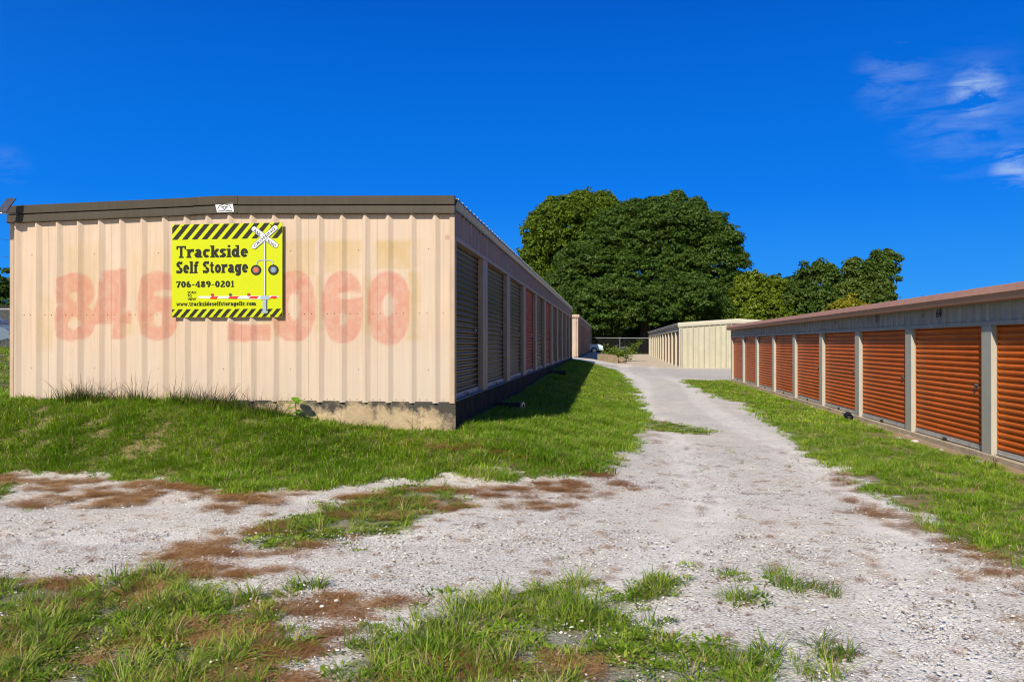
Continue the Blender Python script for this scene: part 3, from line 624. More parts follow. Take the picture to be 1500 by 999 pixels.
    mb=MB(); mb.poly([(px-.135,YL-.088,pz+.05),(px-.105,YL-.088,pz-.065),(px+.135,YL-.088,pz-.06),(px+.12,YL-.088,pz+.058)][::-1]); mb.poly([(px-.135,YL-.080,pz+.05),(px-.105,YL-.080,pz-.065),(px+.135,YL-.080,pz-.06),(px+.12,YL-.080,pz+.058)])
    pl=mb.build('badge',M_['signwhite']); LP(pl)
    mb=MB(); yy=YL-.091
    def line(a,c,t):
        a,c=Vector((a[0],0,a[1])),Vector((c[0],0,c[1])); n=(c-a).normalized().cross(Vector((0,1,0)))*t/2; line.k+=.0001
        mb.quad(*[(px+v.x,yy-line.k,pz+v.z) for v in (a-n,c-n,c+n,a+n)])
    line.k=0
    for sg in (-1,1):
        for a,c,t in (((0,.048),(.075*sg,.025),.008),((.075*sg,.025),(.098*sg,-.02),.008),((.01*sg,.012),(.055*sg,.014),.006),((.005*sg,-.02),(.04*sg,.012),.008),((0,-.035),(.018*sg,-.005),.008),((.0,.025),(.02*sg,.0),.006)): line(a,c,t)
    line((-.09,-.047),(.0,-.047),.010); line((.012,-.047),(.11,-.045),.009)
    e=mb.build('emblem',M_['signgreyd'],None); e.parent=pl; e.matrix_parent_inverse=Matrix.Identity(4)
sign_wall()

# ---- sign
def sign():
    x0,x1,z0,z1=-5.97,-4.385,.355,1.63; W,H=x1-x0,z1-z0; y=YL-.068
    b=empty('sign','yellow self storage sign with crossing signal artwork on the peach wall','sign',loc=(x0,y,z0))
    def PP(mb,name,mt,par=None):
        o=mb.build(name,mt); 
        if par is None: o.parent=b; o.matrix_parent_inverse=Matrix.Translation(Vector((x0,y,z0))).inverted()
        else: o.parent=par
        return o
    m=MB(); m.box((x0,y,z0),(x1,y+.006,z1)); PP(m,'panel',M_['yellow'])
    # artwork units: u right 0..1, v up 0..1 ; level raises it off the panel
    st={'k':0}
    def pt(u,v,lv): return (x0+u*W,y-.0015-lv*.0012,z0+v*H)
    def pl(mb,pts,lv=0,m=0):
        st['k']=(st['k']+1)%8; q=[pt(a,c,lv+st['k']*.07) for a,c in pts]
        A=sum(q[i][0]*q[(i+1)%len(q)][2]-q[(i+1)%len(q)][0]*q[i][2] for i in range(len(q)))
        mb.poly(q if A>0 else q[::-1],m)
    asp=W/H
    def clipband(v0,v1,k0,k1,dx,wd,sh):
        for k in range(k0,k1):
            a=k*dx; pts=[(a,v0),(a+wd,v0),(a+wd+sh,v1),(a+sh,v1)]
            def cl(p,c,keep):
                out=[]
                for i in range(len(p)):
                    A,B=p[i],p[(i+1)%len(p)]; ia,ib=keep(A),keep(B)
                    if ia: out.append(A)
                    if ia!=ib:
                        t=(c-A[0])/(B[0]-A[0]); out.append((c,A[1]+t*(B[1]-A[1])))
                return out
            pts=cl(pts,.0015,lambda q:q[0]>=.0015)
            if len(pts)>2: pts=cl(pts,.9985,lambda q:q[0]<=.9985)
            if len(pts)>2: mb=MB(); pl(mb,pts); PP(mb,'stripe',M_['ink'])
    clipband(.835,.998,-2,12,.0905,.050,.115)
    clipband(.002,.088,-2,14,.0740,.040,.062)
    # slab lettering
    T=.212
    def seg(pts,t=T):
        out=[]
        for a,c in zip(pts[:-1],pts[1:]):
            dx,dy=c[0]-a[0],c[1]-a[1]; l=math.hypot(dx,dy) or 1; nx,ny=-dy/l*t/2,dx/l*t/2; ex,ey=dx/l*t*.12,dy/l*t*.12
            out.append([(a[0]-ex+nx,a[1]-ey+ny),(c[0]+ex+nx,c[1]+ey+ny),(c[0]+ex-nx,c[1]+ey-ny),(a[0]-ex-nx,a[1]-ey-ny)])
        return out
    def arc(cx,cy,rx,ry,a0,a1,n=9,t=T):
        pts=[(cx+(rx-t/2)*math.cos(R(a0+(a1-a0)*i/n)),cy+(ry-t/2)*math.sin(R(a0+(a1-a0)*i/n))) for i in range(n+1)]
        return seg(pts,t)
    rc=lambda a,b_,c,d:[[(a,b_),(c,b_),(c,d),(a,d)]]
    S_=.085  # serif thickness
    def stem(x,h,sl=.07,sr=.07,top=True):
        r=rc(x-T/2,0,x+T/2,h)+rc(x-T/2-sl,0,x+T/2+sr,S_*1.25)
        if top: r+=rc(x-T/2-sl,h-S_*1.25,x,h)
        return r
    G={
    'T':(.74,rc(.285,0,.455,1)+rc(.20,0,.54,.11)+rc(.03,.86,.71,1)+rc(.03,.70,.13,.9)+rc(.61,.70,.71,.9)),
    'r':(.53,stem(.17,.72)+seg([(.22,.50),(.34,.63),(.50,.64)])+rc(.42,.48,.52,.70)),
    'a':(.60,arc(.27,.23,.24,.24,0,360,12)+rc(.37,0,.52,.5)+rc(.45,0,.60,.11)+arc(.29,.46,.235,.27,0,150)),
    'c':(.54,arc(.28,.36,.26,.37,50,310,12)+rc(.38,.50,.50,.70)),
    'k':(.62,stem(.17,1)+seg([(.22,.32),(.48,.62)])+seg([(.30,.40),(.50,.06)])+rc(.40,.61,.60,.72)+rc(.40,0,.62,.11)),
    's':(.50,arc(.25,.53,.22,.20,40,270,8)+arc(.25,.20,.23,.21,90,-140,8)+rc(.36,.54,.46,.72)+rc(.03,0,.12,.18)),
    'i':(.34,stem(.18,.72)+rc(.09,.84,.27,1.02)),
    'd':(.62,arc(.27,.36,.26,.37,0,360,12)+rc(.37,0,.53,1)+rc(.45,0,.62,.11)+rc(.28,.90,.45,1)),
    'e':(.56,arc(.28,.36,.26,.37,0,320,12)+rc(.10,.31,.50,.42)),
    'S':(.60,arc(.30,.74,.27,.26,35,270,9)+arc(.30,.26,.28,.27,90,-145,9)+rc(.45,.76,.55,1)+rc(.03,0,.13,.26)),
    'l':(.34,stem(.17,1)),
    'f':(.42,stem(.18,.72,top=False)+arc(.33,.78,.235,.22,180,60,6)+rc(.02,.60,.38,.71)),
    't':(.42,rc(.10,.15,.265,.92)+rc(.01,.60,.38,.71)+arc(.29,.19,.20,.19,180,310,6)),
    'o':(.57,arc(.285,.36,.265,.37,0,360,14)),
    'g':(.60,arc(.26,.36,.25,.37,0,360,12)+rc(.37,-.06,.53,.72)+arc(.28,-.02,.25,.23,0,-150,7)+rc(.46,.61,.60,.72)),
    'w':(.80,seg([(.10,.68),(.24,.04),(.40,.62),(.56,.04),(.70,.68)],.13)+rc(.0,.62,.22,.72)+rc(.58,.62,.80,.72)),
    'm':(.88,stem(.15,.72)+stem(.44,.50,top=False)+stem(.73,.50,top=False)+arc(.30,.48,.22,.24,20,160,5)+arc(.59,.48,.22,.24,20,160,5)),
    '.':(.28,rc(.06,0,.22,.17)),'-':(.44,rc(.06,.36,.38,.48)),' ':(.34,[]),
    '0':(.62,arc(.31,.5,.28,.51,0,360,14)),'1':(.42,rc(.16,0,.33,1)+rc(.04,0,.42,.11)+seg([(.08,.78),(.24,.95)],.12)),
    '2':(.60,arc(.30,.74,.26,.27,150,-20,7)+seg([(.46,.66),(.12,.12)])+rc(.04,0,.56,.15)+rc(.48,.0,.57,.25)),
    '4':(.62,rc(.34,0,.51,1)+rc(.02,.24,.60,.38)+seg([(.38,.94),(.08,.34)],.14)+rc(.25,0,.60,.10)),
    '6':(.62,arc(.31,.31,.28,.32,0,360,12)+arc(.38,.5,.34,.51,95,200,6)),
    '7':(.58,rc(.03,.86,.56,1)+rc(.03,.70,.12,1)+seg([(.46,.90),(.22,.0)])),
    '8':(.62,arc(.31,.75,.245,.26,0,360,10)+arc(.31,.27,.28,.28,0,360,12)),
    '9':(.62,arc(.31,.69,.28,.32,0,360,12)+arc(.24,.5,.34,.51,-85,20,6))}
    def text(s_,u,v,h,width,lv=2,mt='ink'):
        tw=sum(G[c][0]+.01 for c in s_); k=width/tw
        for c in s_:
            if G[c][1]:
                mb=MB()
                for p in G[c][1]: pl(mb,[(u+q[0]*k,v+q[1]*h) for q in p],lv)
                PP(mb,'letter',M_[mt])
            u+=(G[c][0]+.01)*k
    # pixel frame of the sign in the zoomed view: x 62..756, y 252..846
    u_=lambda p:(p-62)/694; v_=lambda p:(846-p)/594
    text('Trackside',u_(88),v_(466),(466-390)/594,(546-88)/694)
    text('Self Storage',u_(88),v_(565),(565-489)/594,(546-88)/694)
    text('706-489-0201',u_(88),v_(655),(655-615)/594,(457-88)/694)
    text('www.tracksideselfstoragellc.com',u_(90),v_(773),(773-746)/594,(594-90)/694)
    def sans(s_,u,v,h,ang=0,width=None,mt='ink',lv=3,off=.02):
        c=bpy.data.curves.new('lettering','FONT'); c.body=s_; c.size=1; c.offset=off; c.resolution_u=3
        o=bpy.data.objects.new('tmp',c); COL.objects.link(o); bpy.context.view_layer.update()
        me=bpy.data.meshes.new_from_object(o.evaluated_get(bpy.context.evaluated_depsgraph_get())); bpy.data.objects.remove(o)
        co_=np.array([v_.co[:] for v_ in me.vertices]); mn=co_.min(0); wd=co_[:,0].max()-mn[0]; hh=co_[:,1].max()-mn[1]
        sx=(width*W/wd) if width else h*H/hh; sz=h*H/hh
        for vv in me.vertices:
            a=(vv.co.x-mn[0])*sx; c2=(vv.co.y-mn[1])*sz; vv.co=(x0+u*W+a*math.cos(ang)-c2*math.sin(ang),y-.0015-lv*.0012,z0+v*H+a*math.sin(ang)+c2*math.cos(ang))
        me.materials.clear(); me.materials.append(M_[mt]); o=bpy.data.objects.new('lettering',me); link(o); o.parent=b; o.matrix_parent_inverse=Matrix.Translation(Vector((x0,y,z0))).inverted()
    for t,vy in (('SCAN',695),('TO',716),('VIEW',738)): sans(t,u_(162),v_(vy),16/594,width={'SCAN':54,'TO':26,'VIEW':54}[t]/694)
    # mast
    def rect(mb,a,b_,c,d,lv,m=0): pl(mb,[(u_(a),v_(b_)),(u_(c),v_(b_)),(u_(c),v_(d)),(u_(a),v_(d))],lv,m)
    mb=MB(); rect(mb,639,360,656,712,2); rect(mb,635,730,663,822,2); rect(mb,628,808,668,818,2.8); PP(mb,'mast',M_['signgrey'])
    mb=MB(); rect(mb,651,365,656,712,3); rect(mb,656,735,663,812,3); PP(mb,'mast_edge',M_['signgreyd'])
    mb=MB(); rect(mb,644,365,648,712,3); PP(mb,'mast_highlight',M_['signwhite'])
    # barrier arm
    mb=MB(); pl(mb,[(u_(232),v_(712)),(u_(735),v_(712)),(u_(735),v_(722)),(u_(640),v_(733)),(u_(232),v_(724))],3.4); PP(mb,'barrier_arm',M_['signwhite'])
    mb=MB()
    for a,c in ((306,350),(422,480),(552,604),(682,720)): pl(mb,[(u_(a+10),v_(714)),(u_(c+10),v_(714)),(u_(c-6),v_(730)),(u_(a-4),v_(727))],4.4)
    PP(mb,'arm_stripes',M_['signred'])
    def disc(mb,cx,cy,r,lv,m=0,n=18): pl(mb,[(u_(cx+r*math.cos(2*math.pi*i/n)),v_(cy+r*math.sin(2*math.pi*i/n))) for i in range(n)],lv,m)
    mb=MB(); 
    for cx in (320,434,549): disc(mb,cx,704,10,5)
    PP(mb,'arm_lamps',M_['signgreyd'])
    mb=MB(); disc(mb,320,704,6,6); disc(mb,549,704,6,6); PP(mb,'arm_lamp_lenses',M_['signred'])
    mb=MB(); rect(mb,622,712,678,735,5); PP(mb,'arm_hub',M_['signgrey'])
    # signal heads
    mb=MB()
    for pts in ([(648,488),(615,488),(602,496),(597,515)],[(648,488),(682,488),(696,496),(701,515)]):
        for a,c in zip(pts[:-1],pts[1:]):
            d=math.hypot(c[0]-a[0],c[1]-a[1]); nx,ny=-(c[1]-a[1])/d*3,(c[0]-a[0])/d*3
            pl(mb,[(u_(a[0]+nx),v_(a[1]+ny)),(u_(c[0]+nx),v_(c[1]+ny)),(u_(c[0]-nx),v_(c[1]-ny)),(u_(a[0]-nx),v_(a[1]-ny))],3.5)
    PP(mb,'signal_bracket',M_['signgrey'])
    for cx,mt in ((594,'signbright'),(702,'lens')):
        mb=MB(); disc(mb,cx,549,32,5,n=24); h=PP(mb,'signal_head',M_['ink']); mb=MB(); disc(mb,cx,549,23,6,n=20); PP(mb,'signal_ring',M_['signgreyd']); mb=MB(); disc(mb,cx,549,16,7,n=20); PP(mb,'signal_lens',M_[mt])
    # crossbuck
    for (a,c,lv) in (((575,285),(722,400),4),((578,405),(720,280),6)):
        d=math.hypot(c[0]-a[0],c[1]-a[1]); ex,ey=(c[0]-a[0])/d,(c[1]-a[1])/d; nx,ny=-ey,ex
        for hw,mt,dl,ext in ((17,'signgreyd',0,10),(14.5,'signwhite',.8,8)):
            mb=MB(); pl(mb,[(u_(a[0]+nx*hw),v_(a[1]+ny*hw)),(u_(a[0]-ex*ext),v_(a[1]-ey*ext)),(u_(a[0]-nx*hw),v_(a[1]-ny*hw)),(u_(c[0]-nx*hw),v_(c[1]-ny*hw)),(u_(c[0]+ex*ext),v_(c[1]+ey*ext)),(u_(c[0]+nx*hw),v_(c[1]+ny*hw))],lv+dl)
            PP(mb,'crossbuck_board',M_[mt])
    g=math.atan2(-(400-285)*H/594,(722-575)*W/694)
    sans('RAIL',u_(580),v_(305)-.0,17/594,ang=g,width=50/694,lv=6.1); sans('ROAD',u_(664),v_(371),17/594,ang=g,width=60/694,lv=5.9)
    g2=math.atan2((405-280)*H/594,(720-578)*W/694)
    sans('CROSSING',u_(587),v_(408),17/594,ang=g2,width=168/694,lv=8.2)
    m=MB()
    for u in (.095,.49,.90):
        for v in (.975,.02): disc(m,62+u*694,846-v*594,4,8)
    PP(m,'fixing_screws',M_['ink'])
sign()

# ---- orange-door building on the right
XR=5.5
rposts=[12.18+3.047*i for i in range(-3,9)]
rposts[-1]=36.56
def rp():
    ze=.765
    ev=[(.12,.812),(.155,.800),(.200,.700),(.190,.686),(.165,.600),(.03,.590),(.03,.812)]
    mats=dict(door=M_['orange'],header=M_['greyheader'],hdtrim=M_['greyheader'],post=M_['whitepost'],bar=M_['barlight'],end=M_['cream'],endtrim=M_['whitepost'],roof=M_['roof'],eave=M_['mauve'])
    return storage('storage_building','low storage building with bright orange roll-up doors and mauve eave',-1,XR,3.04,36.86,6.1,-1.62,-1.7,.31,.605,ze,.15,mats,rposts,.295,-1.605,.085,0,slatp=.090,postdown=-1.76,eave=ev)
RB,RP,_,_=rp()
def numbers():
    for t,y,z,h,mt in (('64',12.18+1.9,.43,.15,'numink'),('51',12.18+3.05+1.9,.43,.14,'numink'),('ll',12.18+2.55,.44,.08,'faded'),('ll',12.18+3.05+2.45,.45,.08,'faded'),('ll',12.18+6.1+1.9,.45,.10,'faded'),('ll',12.18+9.15+1.9,.45,.10,'faded')):
        c=bpy.data.curves.new('number','FONT'); c.body=t; c.size=1; c.offset=.03
        o=bpy.data.objects.new('tmp',c); COL.objects.link(o); bpy.context.view_layer.update()
        me=bpy.data.meshes.new_from_object(o.evaluated_get(bpy.context.evaluated_depsgraph_get())); bpy.data.objects.remove(o)
        cc=np.array([v.co[:] for v in me.vertices]); mn=cc.min(0); hh=cc[:,1].max()-mn[1]; k=h/hh
        for v in me.vertices: v.co=(XR-.014,y-(v.co.x-mn[0])*k*1.1,z+(v.co.y-mn[1])*k)
        me.materials.clear(); me.materials.append(M_[mt]); o=bpy.data.objects.new('unit_number',me); link(o); RP(o)
numbers()
# ---- cream building beyond
ev=[(.05,1.16),(.10,1.15),(.10,1.05),(.03,1.04),(.03,1.16)]
mats=dict(door=M_['rust'],header=M_['greyheader'],hdtrim=M_['creamtrim'],post=M_['creamtrim'],bar=M_['barlight'],end=M_['cream'],endtrim=M_['creamtrim'],roof=M_['roof'],eave=M_['flash'])
CB,CP,ct,_=storage('storage_building','cream ribbed steel storage building standing beyond the orange door row',-1,4.05,46.9,83.0,6.6,-1.44,-1.5,.78,1.0,1.16,.22,mats,[46.9]+[46.9+3.0*i-.15 for i in range(1,12)]+[82.7],.34,-1.43,.12,0,slatp=.10,postdown=-1.5,eave=ev,slats=False,firstdoor=46.95)
def rakes(P,x0,x1,top,y,mt,h=.2,zo=.03):
    xm=(x0+x1)/2
    for xa,xb in ((x0-.08,xm),(xm,x1+.08)):
        mb=MB(); pr=[(.0,zo),(-.10,zo),(-.12,zo-h*.5),(-.10,zo-h),(0,zo-h)]; f=lambda q,t:(t,y+q[0],top(t)+q[1])
        mb.extr(pr,xa,xb,f,closed=True); mb.poly([f(q,xa) for q in pr]); mb.poly([f(q,xb) for q in pr][::-1]); P(mb.build('rake_trim',mt))
rakes(CP,4.05,10.65,ct,46.9,M_['creamtrim'],.26,.05)
rakes(RP,5.5,11.6,lambda x:.765+.15*(1-abs((x-8.55)/3.05)),3.04,M_['mauve'],.22,.03)
# ---- second left building behind
mats=dict(door=M_['red'],header=M_['header'],hdtrim=M_['pinkpost'],post=M_['pinkpost'],bar=M_['barlight'],end=M_['palewall'],endtrim=M_['trim'],roof=M_['roof'],eave=M_['flash'])
B2,P2,t2,_=storage('storage_building','pale pink storage building behind the long left building',1,-2.04,51.3,92.5,6.39,-.86,-1.2,1.35,1.72,1.84,.065,mats,[53.7+3.04*i for i in range(13)]+[92.0],.5,-.85,.085,0,doorcols=['brown','red','brown'],slats=False,side_found='concdark')
rakes(P2,-8.43,-2.04,t2,51.3,M_['trim'],.2,.03)

# slats for the two far buildings are too fine to pick apart: one ribbed curtain part per door set
# ------------------------------------------------------------------ instanced ground cover
def blade(mb,x,y,h,w,lean,dirx,diry,seg=3,m=0):
    n0=len(mb.v); px,py=-diry,dirx
    for i in range(seg+1):
        t=i/seg; ww=w*(1-t**1.6)+.0004; cx=x+dirx*lean*t*t; cy=y+diry*lean*t*t; z=h*(t-.25*(lean/h)*t*t) if h>0 else 0
        mb.v+= [(cx-px*ww,cy-py*ww,z),(cx+px*ww,cy+py*ww,z)]
    for i in range(seg):
        a=n0+2*i; mb.f.append((a,a+1,a+3,a+2)); mb.m.append(m)
def coll(name): return bpy.data.collections.new(name)
def src(c,name,mb,mt):
    me=mb.mesh(name,mt); o=bpy.data.objects.new(name,me); c.objects.link(o); return o
GL=[leafmat('lawn_grass',(.075,.165,.005),(.175,.34,.007),(.33,.44,.03),tr=.4),
    leafmat('patch_grass',(.070,.135,.008),(.17,.29,.012),(.36,.42,.06),tr=.4),
    leafmat('dry_grass',(.26,.19,.08),(.45,.35,.17),tr=.25)]
def tufts(cname,nv,nb,hmin,hmax,rad,w,lean,mt,dry=0,flat=0):
    c=coll(cname)
    for v in range(nv):
        mb=MB(); 
        for i in range(nb):
            a=random.uniform(0,2*math.pi); r=rad*math.sqrt(random.random()); h=random.uniform(hmin,hmax); d=a+random.uniform(-.8,.8)
            blade(mb,r*math.cos(a),r*math.sin(a),h*(1-.3*r/rad),w*random.uniform(.6,1.3),h*random.uniform(*lean),math.cos(d),math.sin(d),m=1 if random.random()<dry else 0)
        src(c,cname,mb,mt)
    return c
C_lawn=tufts('lawn_tuft',8,30,.02,.12,.075,.0035,(.25,1.2),[GL[0],GL[2]],.09)
C_lawnfar=tufts('lawn_tuft_far',6,24,.02,.09,.13,.0065,(.25,1.2),[GL[0],GL[2]],.10)
C_low=tufts('low_weed',4,30,.012,.035,.07,.006,(.6,1.6),[GL[1],GL[2]],.06)
C_patch=tufts('grass_clump',8,24,.05,.16,.060,.0026,(.3,1.3),[GL[1],GL[2]],.14)
C_tall=coll('tall_stalk')
for v in range(5):
    mb=MB()
    for i in range(9):
        a=random.uniform(0,6.28); h=random.uniform(.16,.42); blade(mb,random.uniform(-.08,.08),random.uniform(-.03,.03),h*1.1,.0055,h*random.uniform(.15,1.0),math.cos(a),math.sin(a)*.4,seg=5,m=1)
    for i in range(20):
        a=random.uniform(0,6.28); h=random.uniform(.08,.24); blade(mb,random.uniform(-.1,.1),random.uniform(-.03,.03),h,.008,h*random.uniform(.3,.9),math.cos(a),math.sin(a)*.5,seg=4)
    src(C_tall,'tall_stalk',mb,[GL[1],mat('seed_stalk_%d'%v,(.06,.05,.028),.8,.2,20)])
M_['needle']=leafmat('pine_needles',(.15,.058,.012),(.36,.17,.05),(.55,.34,.15),tr=.15)
C_straw=coll('pine_needles')
for v in range(5):
    mb=MB(); th=random.uniform(0,3.14)
    for i in range(46):
        a=th+random.gauss(0,.7); l=random.uniform(.04,.11); x,y=random.gauss(0,.05),random.gauss(0,.05); z=random.uniform(.002,.022); dx,dy=math.cos(a)*l/2,math.sin(a)*l/2; wx,wy=-math.sin(a)*.0011,math.cos(a)*.0011; dz=random.uniform(-.006,.008)
        mb.quad((x-dx-wx,y-dy-wy,z-dz),(x-dx+wx,y-dy+wy,z-dz),(x+dx+wx,y+dy+wy,z+dz),(x+dx-wx,y+dy-wy,z+dz))
    src(C_straw,'pine_needles',mb,M_['needle'])
PM=[]
for i,cc in enumerate(((.62,.585,.53),(.52,.49,.44),(.36,.33,.29),(.19,.14,.09))):
    PM.append(mat('pebble_%d'%i,cc,.9,.18,60))
C_peb=coll('pebbles')
for v in range(6):
    mb=MB()
    for i in range(16):
        r=random.choice((.002,.003,.003,.004,.005,.008))*random.uniform(.7,1.25); x,y=random.uniform(-.09,.09),random.uniform(-.09,.09)
        n0=len(mb.v); ph=random.uniform(0,6); fl=random.uniform(.45,.8); mi=random.choices((0,1,2,3),(6,5,2,1))[0]
        for lv,(rr,zz) in enumerate(((.75,-.5),(1,.1),(.62,.8))):
            for k in range(6):
                a=ph+k*math.pi/3; q=r*rr*random.uniform(.78,1.15); mb.v.append((x+q*math.cos(a)*1.15,y+q*math.sin(a)*.85,r*zz*fl))
        for lv in range(2):
            for k in range(6):
                a=n0+lv*6+k; c_=n0+lv*6+(k+1)%6; mb.f.append((a,c_,c_+6,a+6)); mb.m.append(mi)
        mb.f.append(tuple(n0+12+k for k in range(6))); mb.m.append(mi)
    src(C_peb,'pebbles',mb,PM)
def scatter(name,label,cat,pts,rot,scl,c):
    n=len(pts); me=bpy.data.meshes.new(name); me.vertices.add(n); me.vertices.foreach_set('co',np.asarray(pts,np.float32).ravel())
    a=me.attributes.new('rot','FLOAT_VECTOR','POINT'); a.data.foreach_set('vector',np.asarray(rot,np.float32).ravel())
    a=me.attributes.new('scl','FLOAT','POINT'); a.data.foreach_set('value',np.asarray(scl,np.float32))
    a=me.attributes.new('idx','INT','POINT'); a.data.foreach_set('value',rng.integers(0,len(c.objects),n).astype(np.int32))
    o=bpy.data.objects.new(name,me); link(o); tag(o,label,cat,kind='stuff')
    g=bpy.data.node_groups.new(name,'GeometryNodeTree'); g.interface.new_socket('Geometry',in_out='INPUT',socket_type='NodeSocketGeometry'); g.interface.new_socket('Geometry',in_out='OUTPUT',socket_type='NodeSocketGeometry')
    gi=g.nodes.new('NodeGroupInput'); go=g.nodes.new('NodeGroupOutput'); ip=g.nodes.new('GeometryNodeInstanceOnPoints'); ci=g.nodes.new('GeometryNodeCollectionInfo')
    ci.inputs['Collection'].default_value=c; ci.inputs['Separate Children'].default_value=True; ci.inputs['Reset Children'].default_value=True
    ip.inputs['Pick Instance'].default_value=True
    def na(n_,t):
        x=g.nodes.new('GeometryNodeInputNamedAttribute'); x.data_type=t; x.inputs['Name'].default_value=n_; return [s for s in x.outputs if s.enabled and s.name=='Attribute'][0]
    L=g.links.new; L(gi.outputs[0],ip.inputs['Points']); L(ci.outputs[0],ip.inputs['Instance']); L(na('idx','INT'),ip.inputs['Instance Index']); L(na('rot','FLOAT_VECTOR'),ip.inputs['Rotation']); L(na('scl','FLOAT'),ip.inputs['Scale']); L(ip.outputs[0],go.inputs[0])
    md=o.modifiers.new('scatter','NODES'); md.node_group=g
    return o
def place(name,label,cat,c,box,dens,prob,smin,smax,tilt=.15,zoff=0.0,sc_fn=None):
    x0,x1,y0,y1=box; n=int((x1-x0)*(y1-y0)*dens); x=rng.uniform(x0,x1,n); y=rng.uniform(y0,y1,n)
    p=prob(x,y); k=rng.random(n)<p; x,y=x[k],y[k]; n=len(x)
    s=rng.uniform(smin,smax,n)
    if sc_fn is not None: s=s*sc_fn(x,y)
    rot=np.stack([rng.normal(0,tilt,n),rng.normal(0,tilt,n),rng.uniform(0,6.283,n)],-1)
    pts=np.stack([x,y,bumpy(x,y)+zoff],-1)
    return (pts,rot,s)
def clear_bldg(x,y):
    return ~((x<XL+.02)&(x>-8.45)&(y>10.19)&(y<43.2))&~((x>XR)&(y<37))
def gsc(x,y): return .40+1.0*fbm(x,y,1.7,71)+.35*(fbm(x,y,6,72)-.5)
def lawnp(x,y):
    m=masks(x,y); bare=sst(.58,.70,fbm(x,y,1.6,77)); edge=m[0]
    br=np.exp(-(((x+1.6)/.7)**2+((y-9.45)/.12)**2))
    return np.clip(edge*1.3-.1,0,1)*clear_bldg(x,y)*(1-.5*bare)*(1-.85*br)*(.35+.65*sst(.3,.55,fbm(x,y,4.5,131)))
A=place('','','',C_lawn,(-9.5,1.2,7.2,12.2),620,lawnp,.8,1.35,sc_fn=gsc)
B=place('','','',C_lawn,(-2.04,1.4,12.2,20),430,lawnp,.8,1.4,sc_fn=gsc)
cat3=lambda *a:[np.concatenate(q) for q in zip(*a)]
scatter('grass','bright green lawn grass beside and in front of the long left building','grass',*cat3(A,B),C_lawn)
A=place('','','',C_lawnfar,(-2.04,1.4,20,45),170,lawnp,.8,1.4,sc_fn=gsc)
B=place('','','',C_lawnfar,(-40,-8.4,9.5,30),26,lawnp,.9,1.6)
vg=lambda x,y: np.clip(masks(x,y)[1]*1.3-.1,0,1)*clear_bldg(x,y)*(1-.75*sst(.54,.66,fbm(x,y,1.5,79)))*(.3+.7*sst(.3,.55,fbm(x,y,4.5,133)))
D=place('','','',C_lawnfar,(2.2,5.5,16,38),170,vg,.8,1.35,sc_fn=gsc)
scatter('grass','short green grass further down the lane','grass',*cat3(A,B,D),C_lawnfar)
A=place('','','',C_lawn,(2.0,5.5,3.5,16),430,vg,.6,1.1,sc_fn=gsc)
scatter('grass','green grass verge along the orange doors','grass',*A,C_lawn)
fpf=lambda x,y: np.clip((masks(x,y)[2]-.25)*1.5,0,1)*sst(.47,.64,fbm(x,y,3.6,83)+.0)*(1-.6*((y>5.6)&(y<8.6)&(x>-3.2)&(x<-1.1)))
A=place('','','',C_patch,(-6.8,2.0,2.8,8.4),230,fpf,.5,1.2,tilt=.25)
B=place('','','',C_patch,(-7.0,5.0,3,15),2.0,lambda x,y:np.clip(1-masks(x,y)[0]-masks(x,y)[1],0,1)*.5*(vnoise(x,y,.7,9)>.62),.25,.6,tilt=.2)
hand=[]
for (hx,hy,k) in ((-2.66,6.05,5),(-2.55,6.15,4),(.80,3.95,5),(.62,3.55,5),(.95,3.75,4),(1.25,5.0,3),(.72,4.75,4),(.55,3.7,4),(-3.1,4.85,5),(-1.9,4.75,6),(-.25,4.85,5),(.35,5.0,4),(1.1,3.98,5)):
    for q in range(k): hand.append((hx+random.gauss(0,.06),hy+random.gauss(0,.05)))
hand=np.array(hand); H_=(np.stack([hand[:,0],hand[:,1],bumpy(hand[:,0],hand[:,1])],-1),np.stack([rng.normal(0,.15,len(hand)),rng.normal(0,.15,len(hand)),rng.uniform(0,6.28,len(hand))],-1),rng.uniform(.7,1.2,len(hand)))
scatter('grass','loose grass clumps growing through the gravel in the foreground','grass',*cat3(A,B,H_),C_patch)
lowf=lambda x,y: np.clip(np.maximum((masks(x,y)[2]-.12)*1.3,masks(x,y)[5]*.5),0,1)*sst(.30,.62,fbm(x,y,4,89))
A=place('','','',C_low,(-6.8,2.0,2.8,8.4),330,lowf,.6,1.3)
B=place('','','',C_low,(.3,2.2,12,18),160,lambda x,y: masks(x,y)[2]*.9,.6,1.2)
E_=place('','','',C_low,(-9.4,.9,7.4,12),160,lambda x,y:np.clip(masks(x,y)[0]*1.2,0,1)*clear_bldg(x,y),.8,1.4)
scatter('ground_weeds','low creeping weeds between the gravel stones','weeds',*cat3(A,B,E_),C_low)
stf=lambda x,y: np.clip((masks(x,y)[3]-.3)*1.6,0,1)*sst(.44,.58,fbm(x,y*1.8,2.6,97))*sst(.44,.58,fbm(x,y*2.2,8,99))*(1-.85*np.clip(masks(x,y)[1]+masks(x,y)[0],0,1))
A=place('','','',C_straw,(-7.5,3.3,2.8,10),560,stf,.6,1.3,tilt=.05)
B=place('','','',C_straw,(-7,3.3,3,13),15,lambda x,y:(1-np.clip(masks(x,y)[0]+masks(x,y)[1],0,1)),.3,.7,tilt=.03)
D=place('','','',C_straw,(-2.2,2,9,19),90,lambda x,y:stf(x,y),.8,1.4,tilt=.05)
brn=place('','','',C_straw,(-3.0,.2,9.0,10.1),260,lambda x,y:np.exp(-(((x+1.6)/.8)**2+((y-9.45)/.13)**2))*.9,.6,1.1,tilt=.1,zoff=.03)
